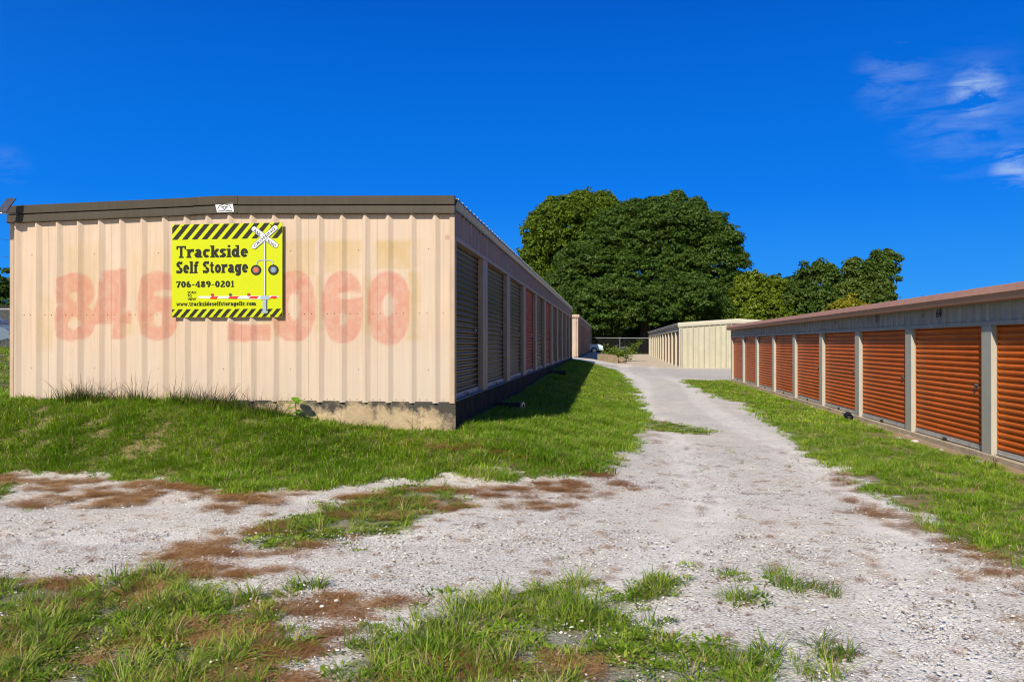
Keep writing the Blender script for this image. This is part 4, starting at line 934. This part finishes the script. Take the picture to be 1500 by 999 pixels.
scatter('pine_straw','brown fallen pine needles lying in drifts on the gravel','pine straw',*cat3(A,B,D,brn),C_straw)
gvf=lambda x,y: np.clip(1-masks(x,y)[0]-masks(x,y)[1],0,1)*(1-.75*masks(x,y)[2])*(.35+.65*sst(.42,.6,fbm(x,y,1.5,101)))
A=place('','','',C_peb,(-5.2,3.2,2.6,6.5),190,gvf,.6,1.35)
B=place('','','',C_peb,(-7.8,3.4,6.5,11),60,gvf,.7,1.2)
scatter('gravel','loose pale crushed stone scattered over the lane','gravel',*cat3(A,B),C_peb)
# tall stalks against the sign wall
x=np.concatenate([rng.uniform(-7.8,-4.2,60),rng.normal(-7.2,.2,24),rng.normal(-5.2,.4,30),rng.uniform(-4.4,-2.4,12)]); n=len(x); y=rng.uniform(9.93,10.09,n)
s=np.where(x<-4.4,rng.uniform(.6,1.15,n),rng.uniform(.35,.8,n))
scatter('tall_weeds','tall seeding grass stalks standing against the peach wall','weeds',np.stack([x,y,bumpy(x,y)],-1),np.stack([rng.normal(0,.08,n),rng.normal(0,.08,n),rng.uniform(-.4,.4,n)+np.pi*(rng.random(n)>.5)],-1),s,C_tall)
# a few stalks by the shade edge and verge end
x=np.array([-1.15,-1.05,-.95,-1.3,-.9,4.9,5.1,4.95,5.15]); y=np.array([15.3,16.5,18.0,14.6,19.5,10.9,11.2,11.6,12.0]); n=len(x)
scatter('seed_stalks','pale seed stalks at the lawn shade edge and by the orange doors','weeds',np.stack([x,y,bumpy(x,y)],-1),np.stack([x*0,x*0,rng.uniform(0,6,n)],-1),rng.uniform(.5,.8,n),C_tall)

# ------------------------------------------------------------------ small things
def weed():
    x,y=-4.14,10.0; z=float(bumpy(x,y)); b=empty('broadleaf_weed','young broadleaf weed with big light green leaves by the concrete footing','weed',loc=(x,y,z))
    lm=leafmat('broad_leaf',(.13,.28,.012),(.20,.38,.02),tr=.4); mb=MB(); mb.tube([(0,0,0),(.01,0,.12),(.0,-.01,.24),(.02,-.02,.27)],[.008,.007,.005,.003],6); mb.build('stem',GL[1],b)
    for (ax,h,l,t) in ((200,.30,.15,.25),(60,.31,.13,.5),(-20,.30,.15,.3),(120,.33,.12,.9),(250,.24,.12,.1),(170,.14,.13,.1),(300,.17,.11,.1),(20,.20,.12,-.1),(225,.08,.12,.0)):
        a=R(ax); d=Vector((math.cos(a),math.sin(a)*.7,t)).normalized(); sdv=Vector((-math.sin(a),math.cos(a),0)); up=Vector((0,0,1)); mb=MB(); prev=None
        base=Vector((.01,-.01,h*.8))
        for i in range(6):
            q=i/5; wd=.46*l*math.sin(math.pi*min(1,q*.9+.08))**.8; c=base+d*l*q-up*.25*l*q*q; L_=c-sdv*wd+up*.12*wd; Rr=c+sdv*wd+up*.12*wd
            if prev: mb.quad(prev[0],prev[1],c,L_); mb.quad(prev[1],prev[2],Rr,c)
            prev=(L_,c,Rr)
        mb.build('leaf',lm,b,smooth=True)
weed()
def pipe(x,y,ang,label,rim):
    z=float(bumpy(x,y))+.07; b=empty('drain_pipe',label,'pipe',loc=(x,y,z),rz=ang)
    n=12; pts=[(-.24+.04*i,0,.01*math.sin(i)) for i in range(n)]; mb=MB(); P=[];Rr=[]
    for i in range(n*2): P.append((-.24+.022*i,0,0)); Rr.append(.085 if i%2 else .072)
    mb.tube(P,Rr,14,cap=False); mb.tube([(.25,0,0),(-.2,0,0)],.065,14); mb.build('pipe_body',M_['black'],b,smooth=True)
    mb=MB(); 
    for k in range(14):
        a0,a1=2*math.pi*k/14,2*math.pi*(k+1)/14
        for (r0,r1,xx) in ((.062,.088,.268),):
            mb.quad((xx,r0*math.cos(a0),r0*math.sin(a0)),(xx,r1*math.cos(a0),r1*math.sin(a0)),(xx,r1*math.cos(a1),r1*math.sin(a1)),(xx,r0*math.cos(a1),r0*math.sin(a1)))
            mb.quad((xx,r1*math.cos(a0),r1*math.sin(a0)),(xx-.03,r1*math.cos(a0),r1*math.sin(a0)),(xx-.03,r1*math.cos(a1),r1*math.sin(a1)),(xx,r1*math.cos(a1),r1*math.sin(a1)))
    mb.build('pipe_rim',rim,b)
pipe(-1.78,13.9,R(-12),'black corrugated drain pipe end in the shade by the dark footing',M_['steel'])
pipe(5.30,18.35,R(78),'black corrugated drain pipe end beside a white post',M_['black'])
pipe(-1.75,26.5,R(10),'small black drain pipe end further along the dark footing',M_['black'])
# pale rubble along the orange doors
def rubble():
    spots=[(5.2,14.3,.09,'largest pale rubble lump below the orange door numbered 64'),(5.12,14.75,.07,'pale rubble lump touching the far side of the largest lump below door 64'),(5.25,13.3,.05,'small pale stone below the near end of the orange door numbered 64'),
     (5.2,15.75,.05,'small pale stone just past the white post between doors 64 and 51'),(5.05,17.3,.05,'small pale stone below the orange door numbered 51'),(5.2,11.9,.09,'large pale rubble lump below the orange door at the right edge'),
     (5.1,12.2,.06,'pale stone at the foot of the nearest white post'),(5.3,21.6,.06,'farthest pale rubble stone along the orange doors'),(5.15,19.6,.05,'pale stone just past the black pipe beside the orange doors')]
    for i,(x,y,r,lb) in enumerate(spots):
        bm=bmesh.new(); r*=.7; bmesh.ops.create_icosphere(bm,subdivisions=2,radius=r)
        for v in bm.verts: v.co=Vector((v.co.x*1.3,v.co.y,v.co.z*.5))*(1+.25*math.sin(9*v.co.x/r*.3+i)*math.cos(7*v.co.y/r*.3)+random.uniform(-.08,.08))
        me=bpy.data.meshes.new('rubble_stone'); bm.to_mesh(me); bm.free(); me.materials.append(PM[1]); o=bpy.data.objects.new('rubble_stone',me); link(o); o.location=(x,y,float(bumpy(x,y))+r*.15); o.rotation_euler=(0,0,i)
        tag(o,lb,'stone','pale rubble stones below the orange doors')
rubble()
# solar security light on the upper left corner
def seclight():
    b=empty('security_light','dark solar security light on the top left corner of the long building','light',loc=(-8.33,10.12,1.86))
    mb=MB(); c=Vector((.02,-.17,.055)); u=Vector((.060,.01,0)); v=Vector((.035,.05,.105))
    n=u.cross(v).normalized()*.008
    q=[c-u-v,c+u-v,c+u+v,c-u+v]; mb.poly([tuple(p+n) for p in q]); mb.poly([tuple(p-n) for p in q][::-1])
    for i in range(4): a,d=q[i],q[(i+1)%4]; mb.quad(tuple(a-n),tuple(d-n),tuple(d+n),tuple(a+n))
    mb.build('solar_panel',M_['navy'],b)
    mb=MB(); mb.tube([(.03,.03,-.03),(.01,-.10,-.04),(-.06,-.16,-.05),(-.13,-.18,-.05)],.012,8); mb.tube([(.02,-.16,-.04),(.02,-.165,.02)],.012,8); mb.build('bracket',M_['steel'],b)
    mb=MB(); mb.tube([(-.10,-.18,-.05),(-.13,-.19,-.07),(-.22,-.22,-.10)],[.035,.06,.065],12); mb.build('lamp_head',M_['black'],b,smooth=False)
    mb=MB(); mb.box((-.26,-.26,-.17),(-.14,-.20,-.02)); mb.build('lamp_housing',M_['black'],b,bevel=.015)
seclight()
# power poles and lines far left
def power():
    bz=-.2
    for i,(x,y) in enumerate(((-62,50),(-17,62))):
        mb=MB(); mb.tube([(0,0,0),(0,0,9.0 if i==0 else 6.2)],[.14,.10],10); b=empty('utility_pole',['utility pole beyond the left edge carrying the wires','utility pole hidden behind the long left building'][i],'pole',loc=(x,y,bz)); mb.build('trunk',M_['bark'],b); mb=MB(); mb.box((-.6,-.05,5.4),(.6,.05,5.5)); mb.build('crossarm',M_['bark'],b)
    for i,(za,zb) in enumerate(((7.4,5.5),(6.6,4.9),(5.8,4.3))):
        p0=Vector((-62,50,bz+za+3.6-i*.9)); p1=Vector((-17,62,bz+zb)); pts=[]
        for k in range(25):
            t=k/24; p=p0.lerp(p1,t); p.z-=4*1.0*t*(1-t); pts.append(tuple(p))
        mb=MB(); mb.tube(pts,.014,5); o=mb.build('power_line',M_['black']); tag(o,['topmost of the three wires at the left edge','middle one of the three wires at the left edge','lowest of the three wires at the left edge'][i],'wire','wires at the left edge')
power()
# concrete block (old loading step) behind the apron
def cblock():
    x0,x1,y0=-.85,.60,55.4; z=float(hgt(0,55))
    mb=MB(); n=7; h=.58
    tp=[(x0,h),(x0+.5,h),(x0+1.0,h-.04),(x1-.1,h-.1),(x1,h-.3)]
    for a,c in zip(tp[:-1],tp[1:]):
        mb.quad((a[0],y0,z-.2),(c[0],y0,z-.2),(c[0],y0,z+c[1]),(a[0],y0,z+a[1])); mb.quad((a[0],y0,z+a[1]),(c[0],y0,z+c[1]),(c[0],y0+2.2,z+c[1]),(a[0],y0+2.2,z+a[1]))
    mb.quad((x1,y0,z-.2),(x1,y0+2.2,z-.2),(x1,y0+2.2,z+h-.3),(x1,y0,z+h-.3)); mb.quad((x0,y0,z-.2),(x0,y0+2.2,z-.2),(x0,y0+2.2,z+h),(x0,y0,z+h))
    o=mb.build('concrete_step',M_['block']); tag(o,'weathered tan concrete step beyond the second left building corner','step')
    bm=bmesh.new(); bmesh.ops.create_icosphere(bm,subdivisions=3,radius=.35)
    for v in bm.verts: v.co*=1+random.uniform(-.12,.12); v.co.z*=.75
    me=bpy.data.meshes.new('boulder'); bm.to_mesh(me); bm.free(); me.materials.append(M_['block']); o=bpy.data.objects.new('boulder',me); link(o); o.location=(.85,56.2,z+.12); tag(o,'brown boulder against the right end of the concrete step','boulder')
cblock()
# chain-link fences
def fence(label,pts,h,posts,mesh,wr,bothdiag=True,rail=.03,wm=None):
    b=empty('chain_link_fence',label,'fence',loc=(pts[0][0],pts[0][1],pts[0][2])); O=Vector(pts[0])
    for k in range(len(pts)-1):
        a,c=Vector(pts[k])-O,Vector(pts[k+1])-O; d=c-a; L=math.hypot(d.x,d.y); n=max(1,int(L/posts))
        for i in range(n+1):
            p=a+d*i/n; mb=MB(); mb.tube([tuple(p+Vector((0,0,-.3))),tuple(p+Vector((0,0,h+.06)))],rail*1.3,8); mb.build('post',M_['steel'],b)
        mb=MB(); mb.tube([tuple(a+Vector((0,0,h-.02))),tuple(c+Vector((0,0,h-.02)))],rail,8); mb.build('rail',M_['railgrey'],b)
        mb=MB(); m=int(L/mesh); w=d/L
        for s_ in (1,-1):
            for i in range(-int(h/mesh),m):
                t0,t1=i*mesh,i*mesh+h; z0,z1=(0,h) if s_>0 else (h,0)
                if t0<0: z0=z0+(-t0)*s_; t0=0
                if t1>L: z1=z1-(t1-L)*s_; t1=L
                if t1<=t0: continue
                p0=a+w*t0+Vector((0,0,z0+.02)); p1=a+w*t1+Vector((0,0,z1+.02)); mb.tube([tuple(p0),tuple(p1)],wr,3,cap=False)
        o=mb.build('wire_mesh',wm,b); tag(o,kind='stuff')
    return b
zf=float(hgt(0,84))
fence('chain link fence closing the far end of the lane',[(-14,88.5,-1.05),(-3,86.8,-1.12),(5.2,82.2+3.0,-1.18),(12,84.5,-1.2)],1.75,3.05,.16,.0025,rail=.028,wm=M_['wire'])
fence('chain link fence far left beyond the corner of the long building',[(-34,29.5,-.17),(-12,31.0,-.17)],1.62,3.0,.07,.0028,wm=M_['steel'])
# dark board fence far left
def boards():
    b=empty('board_fence','dark wooden board fence behind the far left yard','fence',loc=(-60,45,-.2)); mb=MB(); mb.box((0,0,-.2),(.14,.03,2.55)); me=mb.mesh('board',M_['board'])
    for i in range(150): o=inst('board',me,b,(i*.155,random.uniform(0,.01),random.uniform(-.03,.03)))
boards()
# vehicles
def vehicle(name,label,loc,rz,paint,kind):
    b=empty(name,label,'pickup' if kind=='pickup' else 'car',loc=loc,rz=rz); W_=.92
    glass=mat(name+'_glass',(.02,.03,.035),.08,.05,2,spec=.8); rub=M_['black']
    if kind=='pickup':
        body=[(-2.7,.45),(-2.7,1.05),(-.75,1.08),(-.55,1.10),(.75,1.08),(1.0,1.06),(2.25,.98),(2.55,.88),(2.65,.60),(2.62,.42),(2.2,.38),(-2.2,.38)]
        cab=[(-.75,1.06),(-.62,1.72),(.15,1.76),(.75,1.06)]; wx=(-1.75,1.75)
    else:
        body=[(-2.3,.42),(-2.32,.85),(-2.1,1.02),(-1.0,1.05),(1.0,1.0),(2.0,.88),(2.25,.70),(2.28,.42),(1.9,.32),(-1.9,.32)]
        cab=[(-1.95,1.0),(-1.5,1.50),(-.2,1.55),(.35,1.48),(1.1,.98)]; wx=(-1.4,1.42)
    def loft(prof,w0,w1,nm,mt,par=b):
        mb=MB(); n=len(prof); zmx=max(p[1] for p in prof); zmn=min(p[1] for p in prof)
        wf=lambda p: w0+(w1-w0)*((p[1]-zmn)/(zmx-zmn))**1.5
        for i in range(n):
            p,q=prof[i],prof[(i+1)%n]; mb.quad((p[0],-wf(p),p[1]),(q[0],-wf(q),q[1]),(q[0],wf(q),q[1]),(p[0],wf(p),p[1]))
        mb.poly([(p[0],-wf(p),p[1]) for p in prof][::-1]); mb.poly([(p[0],wf(p),p[1]) for p in prof]); return mb.build(nm,mt,par,bevel=.04)
    loft(body,W_,W_-.06,'body',paint); loft(cab,W_-.06,W_-.24,'cab',paint)
    zc=[(p[0]*.86+(.02),1.10+(p[1]-1.06)*.80 if p[1]>1.2 else 1.12) for p in cab]; loft(zc,W_-.03,W_-.17,'side_window',glass)
    for x in wx:
        for sd in (-1,1):
            mb=MB(); mb.tube([(x,sd*(W_-.2),.34),(x,sd*(W_+.02),.34)],.34,20); wh=mb.build('wheel',rub,b,bevel=.02); mb=MB(); mb.tube([(x,sd*(W_+.021),.34),(x,sd*(W_+.04),.34)],[.21,.18],16); mb.build('rim',M_['steel'],wh)
    for sd in (-1,1):
        xf=body[6][0] if kind!='pickup' else 2.6; mb=MB(); mb.box((xf-.05,sd*.62-.15,.66),(xf+.06,sd*.62+.15,.82)); mb.build('headlight',M_['signwhite'],b)
    mb=MB(); mb.box((2.5 if kind=='pickup' else 2.2,-.9,.38),(2.72 if kind=='pickup' else 2.36,.9,.54)); mb.build('bumper',M_['steel'],b)
pb=mat('pale_blue_paint',(.42,.56,.62),.3,.04,1,spec=.6); gp=mat('slate_blue_paint',(.10,.14,.18),.3,.05,1,spec=.6)
vehicle('parked_pickup','pale blue pickup nosing out behind the second left building',(-3.35,90.9-7.0,-1.1+.0),0,pb,'pickup')
vehicle('parked_car','dark slate car parked behind the far left chain link fence',(-29.6,33.8,-.17),R(0),gp,'car')

# ------------------------------------------------------------------ trees
def leafcloud(lobes,nclump,per,leaf,rc,seed,flat=.55,updir=.55,inner=.28,droop=0,nsc=.55):
    r=np.random.default_rng(seed); Lb=np.array(lobes,float); area=(Lb[:,3]*Lb[:,4]*Lb[:,5])**(2/3); area/=area.sum()
    C=[];Nn=[]
    while sum(len(c) for c in C)<nclump:
        k=r.choice(len(Lb),2000,p=area); v=r.normal(size=(2000,3)); v/=np.linalg.norm(v,axis=1)[:,None]
        u0=r.random(2000); rad=np.where(u0<inner,r.uniform(.55,.82,2000),np.where(u0>.955,r.uniform(1.1,1.30,2000),np.where(u0>.86,r.uniform(1.0,1.17,2000),r.uniform(.84,1.05,2000))))
        p=Lb[k,:3]+v*Lb[k,3:]*rad[:,None]
        ok=np.ones(2000,bool)
        for j in range(len(Lb)):
            q=(p-Lb[j,:3])/Lb[j,3:]; ok&=~((np.linalg.norm(q,axis=1)<.78)&(k!=j)&(rad>.8))
        ok&=~((v[:,1]>.55)&(r.random(2000)<.6)); ok&=v[:,2]>-.75
        nn=vnoise(p[:,0]+.6*p[:,1],p[:,2]*1.25-.4*p[:,1],nsc,seed)*.65+.35*vnoise(p[:,0],p[:,2],nsc*2.3,seed+3); ok&=~((nn<.45)&(rad>.83)&(rad<1.08))
        C.append(p[ok]); Nn.append(v[ok])
    C=np.concatenate(C)[:nclump]; Nn=np.concatenate(Nn)[:nclump]
    sz=rc*r.uniform(.35,1.35,nclump)**1.0
    v=r.normal(size=(nclump,per,3)); v/=np.linalg.norm(v,axis=2)[:,:,None]; v[:,:,2]=np.abs(v[:,:,2])*1.0-.25
    rr=r.uniform(.35,1,(nclump,per,1))**.6
    P=C[:,None,:]+v*rr*np.stack([sz,sz,sz*flat],-1)[:,None,:]
    if droop: P[:,:,2]-=droop*r.random((nclump,per))**2*np.linalg.norm(v[:,:,:2],axis=2)
    nrm=v*.7+Nn[:,None,:]*.35+np.array([0,0,updir])+r.normal(size=(nclump,per,3))*.75
    P=P.reshape(-1,3); nrm=nrm.reshape(-1,3); nrm/=np.linalg.norm(nrm,axis=1)[:,None]
    n=len(P); t=r.normal(size=(n,3)); t-=nrm*(t*nrm).sum(1)[:,None]; t/=np.linalg.norm(t,axis=1)[:,None]; b=np.cross(nrm,t)
    s=leaf*r.uniform(.6,1.35,(n,1)); q=s*r.uniform(.45,.75,(n,1)); bend=nrm*s*.25
    V=np.stack([P-t*s-bend,P-b*q,P+t*s-bend,P+b*q],1).reshape(-1,3)
    F=np.arange(n*4).reshape(-1,4); return V,F
def tree(name,label,x,y,zb,lobes,nclump,per,leaf,rc,mt,seed,trunk=.3,group=None,rg=5,**kw):
    b=empty(name,label,'tree',group,loc=(x,y,zb))
    V,F=leafcloud(rough(lobes,rg,seed),nclump,per,leaf,rc,seed,**kw)
    V=V-np.array([x,y,zb]); me=npmesh('crown',V,F,mt); o=bpy.data.objects.new('crown',me); link(o,b)
    mb=MB(); top=max(l[2] for l in lobes)-zb; random.seed(seed)
    mb.tube([(0,0,-.3),(.1,0,top*.3),(-.1,.1,top*.6),(0,0,top*.95)],[trunk*1.3,trunk,trunk*.7,trunk*.3],9)
    for l in lobes[:9]:
        a=Vector((0,0,top*random.uniform(.25,.5))); e=Vector((l[0]-x,l[1]-y,l[2]-zb)); m_=a.lerp(e,.5)+Vector((0,0,-.3)); mb.tube([tuple(a),tuple(m_),tuple(e)],[trunk*.5,trunk*.32,trunk*.1],6)
    mb.build('trunk',M_['bark'],b); return b
def px(xp,yp,Y):    # a point at distance Y seen at that place of the photograph -> world x, z (used only while laying the crowns out)
    t=(xp-750)/1150; ca,sa=math.cos(math.atan(143/1150)),math.sin(math.atan(143/1150)); s=Y/(ca+t*sa); return (s*(t*ca-sa),(503-yp)/1150*s)
def rough(lobes,n,seed,lo=.22,hi=.50):
    r=np.random.default_rng(seed); out=list(lobes)
    for l in lobes:
        for _ in range(n):
            v=r.normal(size=3); v/=np.linalg.norm(v); v[1]=-abs(v[1])*.8 if r.random()<.75 else v[1]; k=r.uniform(lo,hi); q=r.uniform(.72,1.0)
            out.append((l[0]+v[0]*l[3]*q,l[1]+v[1]*l[4]*q,l[2]+v[2]*l[5]*q,l[3]*k,l[4]*k,l[5]*k*1.0))
    return out
def L6(lst,Y):
    out=[]
    for (xp,yp,rp,rv,dy) in lst:
        x,z=px(xp,yp,Y+dy); k=(Y+dy)/1150; out.append((x,Y+dy,z,rp*k,rp*k*.9,rv*k))
    return out
dark=leafmat('dark_broad_leaves',(.014,.040,.005),(.038,.085,.008),(.085,.14,.016),tr=.32)
lite=leafmat('yellow_green_leaves',(.075,.130,.008),(.16,.225,.014),(.27,.32,.05),tr=.42)
mid=leafmat('mid_green_leaves',(.028,.062,.008),(.065,.118,.015),(.13,.18,.028),tr=.34)
olive=leafmat('olive_leaves',(.070,.115,.006),(.14,.19,.010),(.22,.27,.025),tr=.32)
gold=leafmat('golden_leaves',(.17,.16,.008),(.28,.25,.014),tr=.32)
big=L6([(955,395,92,72,3),(868,412,46,52,-1),(905,352,38,38,2),(975,345,56,44,1),(933,328,34,28,3),(992,318,30,24,3),(1045,392,34,48,0),(1048,346,22,22,2),(1056,438,26,40,1),(1070,372,14,24,2),(824,440,30,40,0),(842,392,24,24,1),(900,445,58,38,-4),(980,440,60,40,-4),(1035,455,40,28,-2),(1018,312,15,14,3),(912,318,18,15,3),(960,305,16,13,3),(1076,408,12,14,1),(1035,330,14,16,3),(940,300,9,9,2),(990,293,12,10,2),(1020,302,8,9,2),(1053,322,9,9,2),(1076,348,9,9,1),(1087,382,8,10,1),(1089,412,8,9,1),(905,316,9,8,2),(868,348,10,9,1),(846,364,9,9,1),(964,296,7,7,2)],97)
tree('shade_tree','very broad dark green tree filling the end of the lane',4.4,99,-1.0,big,8600,50,.145,.80,dark,3,trunk=.55,flat=.5,rg=10,droop=.3)
lt=L6([(832,342,52,38,0),(795,345,28,28,0),(862,312,30,24,0),(880,298,20,15,1),(778,362,17,22,-1),(815,310,24,18,0),(850,370,40,32,1),(788,388,14,22,-1),(808,402,9,17,-1),(858,290,13,10,1),(896,305,13,12,0),(835,300,14,10,0)],110)
tree('tall_tree','taller yellow green tree rising behind the left of the dark tree',-6.2,111,-1.0,lt,2400,40,.20,.80,lite,5,trunk=.4,flat=.7,droop=.7,rg=8,nsc=.9)
for i,(args) in enumerate((
 ('olive_tree','olive green round tree right beside the broad dark tree',L6([(1103,432,24,30,0),(1090,450,20,26,-1),(1115,455,24,26,-1),(1100,412,12,12,1),(1085,470,20,16,-2)],95),420,olive,3),
 ('olive_tree','yellowish round tree between the dark tree and the central green tree',L6([(1138,440,24,30,1),(1130,425,16,18,1),(1152,458,24,26,-1),(1130,465,26,16,-2)],96),420,olive,1),
 ('green_tree','pointed mid green tree above the middle of the mauve eave',L6([(1198,425,32,34,0),(1190,404,16,20,0),(1205,398,14,14,0),(1180,445,28,28,-1),(1212,450,28,28,-1),(1165,430,14,20,1)],95),560,mid,4),
 ('green_tree','small pale green tree just right of the pointed green tree',L6([(1232,435,16,24,1),(1235,415,9,14,1),(1248,425,14,22,1)],97),200,mid,2),
 ('dark_green_tree','leafy green tree left of the loose tipped tree at the end of the tree row',L6([(1252,400,14,18,0),(1262,420,22,30,0),(1248,440,22,24,-1),(1275,440,22,28,0)],94),460,mid,6),
 ('loose_tree','tallest tree of the right hand row with loose airy tips',L6([(1298,386,12,15,0),(1284,392,12,15,0),(1288,415,16,22,0),(1296,438,13,20,-1),(1283,374,6,6,0),(1300,371,7,5,0),(1315,378,4,3,0),(1311,396,4,3,0),(1316,408,3,2,0),(1308,420,3,2,0),(1272,385,5,6,0)],93),260,mid,7),
 ('golden_tree','small golden tree just above the mauve eave',L6([(1246,447,13,13,0),(1236,452,12,10,-1),(1258,455,13,9,0),(1222,458,9,6,0)],82),170,gold,8),
 ('distant_tree','dark rounded tree far behind the middle of the right hand row',L6([(1160,418,22,16,0),(1135,422,22,12,0)],135),160,dark,9))):
    nm,lb,lob,nc,mt,sd=args; x=sum(l[0] for l in lob)/len(lob); y=sum(l[1] for l in lob)/len(lob)
    tree(nm,lb,x,y,-1.0,lob,int(nc*1.7),34,.16,.52,mt,20+sd,trunk=.22,flat=.7,droop=.3)
# far-left trees
for i,(cx,cy,h,r,mt) in enumerate(((-47.5,55,5.6,3.6,mid),(-54,58,7.5,4.5,dark),(-40.5,57,4.2,3.4,mid))):
    lob=[(cx,cy,h*.55,r,r,h*.40),(cx-r*.5,cy,h*.45,r*.7,r*.7,h*.3),(cx+r*.5,cy-.5,h*.40,r*.75,r*.7,h*.34),(cx,cy,h*.8,r*.55,r*.5,h*.2)]
    tree('yard_tree',['green tree just left of the long building','darker taller tree at the far left beyond the frame edge','smaller green tree hidden behind the left corner of the long building'][i],cx,cy,-.2,lob,330,36,.2,.7,mt,40+i,trunk=.2,flat=.7)
# wood closing the background behind fence and buildings
def wood():
    lob=[]
    for i in range(16): lob.append((-24+i*4.2,112+3*math.sin(i*1.7),1.5+.8*math.sin(i*2.3),3.4,2.5,3.2+.5*math.cos(i)))
    V,F=leafcloud(lob,1300,30,.34,1.1,77,flat=.7); me=npmesh('undergrowth',V,F,dark); o=bpy.data.objects.new('undergrowth',me); link(o); tag(o,'dark undergrowth massed in the shade beyond the far chain link fence','undergrowth',kind='stuff')
    lob=[(-60+i*9,150+6*math.sin(i*2.1),2.5+math.sin(i*1.3),7,5,4.5+1.2*math.cos(i*1.9)) for i in range(22)]
    V,F=leafcloud(lob,1100,26,.55,1.8,78,flat=.7); me=npmesh('distant_woodland',V,F,mid); o=bpy.data.objects.new('distant_woodland',me); link(o); tag(o,'low distant woodland far beyond the storage yard','woodland',kind='stuff')
wood()
def bush(label,cx,cy,shoots,mt,seed):
    z=float(hgt(cx,cy)); b=empty('bush',label,'bush',loc=(cx,cy,z)); r=np.random.default_rng(seed); mb=MB(); P=[]
    for (dx,h,bx) in shoots:
        pts=[(dx*t+bx,0.2*math.sin(dx*3+t),h*t-.15*t*t) for t in (0,.3,.6,1)]; mb.tube(pts,[.03,.022,.015,.006],5)
        for k in range(120):
            t=r.uniform(.1,1.0); w_=.35*(1-t)+.10; P.append((dx*t+bx+r.normal(0,w_),r.normal(0,w_),h*t-.15*t*t+r.normal(0,.13)))
    mb.build('stems',M_['bark'],b)
    P=np.array(P); n=len(P); nr=r.normal(size=(n,3))+np.array([0,-.4,.6]); nr/=np.linalg.norm(nr,axis=1)[:,None]; t=r.normal(size=(n,3)); t-=nr*(t*nr).sum(1)[:,None]; t/=np.linalg.norm(t,axis=1)[:,None]; c=np.cross(nr,t); s=r.uniform(.05,.13,(n,1))
    V=np.stack([P-t*s,P-c*s*.6,P+t*s,P+c*s*.6],1).reshape(-1,3); me=npmesh('foliage',V,np.arange(n*4).reshape(-1,4),mt); o=bpy.data.objects.new('foliage',me); link(o,b)
bush('bright green sprawling bush on the concrete step before the far fence',.5,60.5,[(-.9,1.5,.1),(-.5,1.2,.3),(-.2,1.0,.3),(.5,.9,.3),(1.1,1.45,.3),(1.7,1.6,.2),(-.3,.7,-.3),(.2,.6,.1),(-.8,.8,-.2)],lite,5)
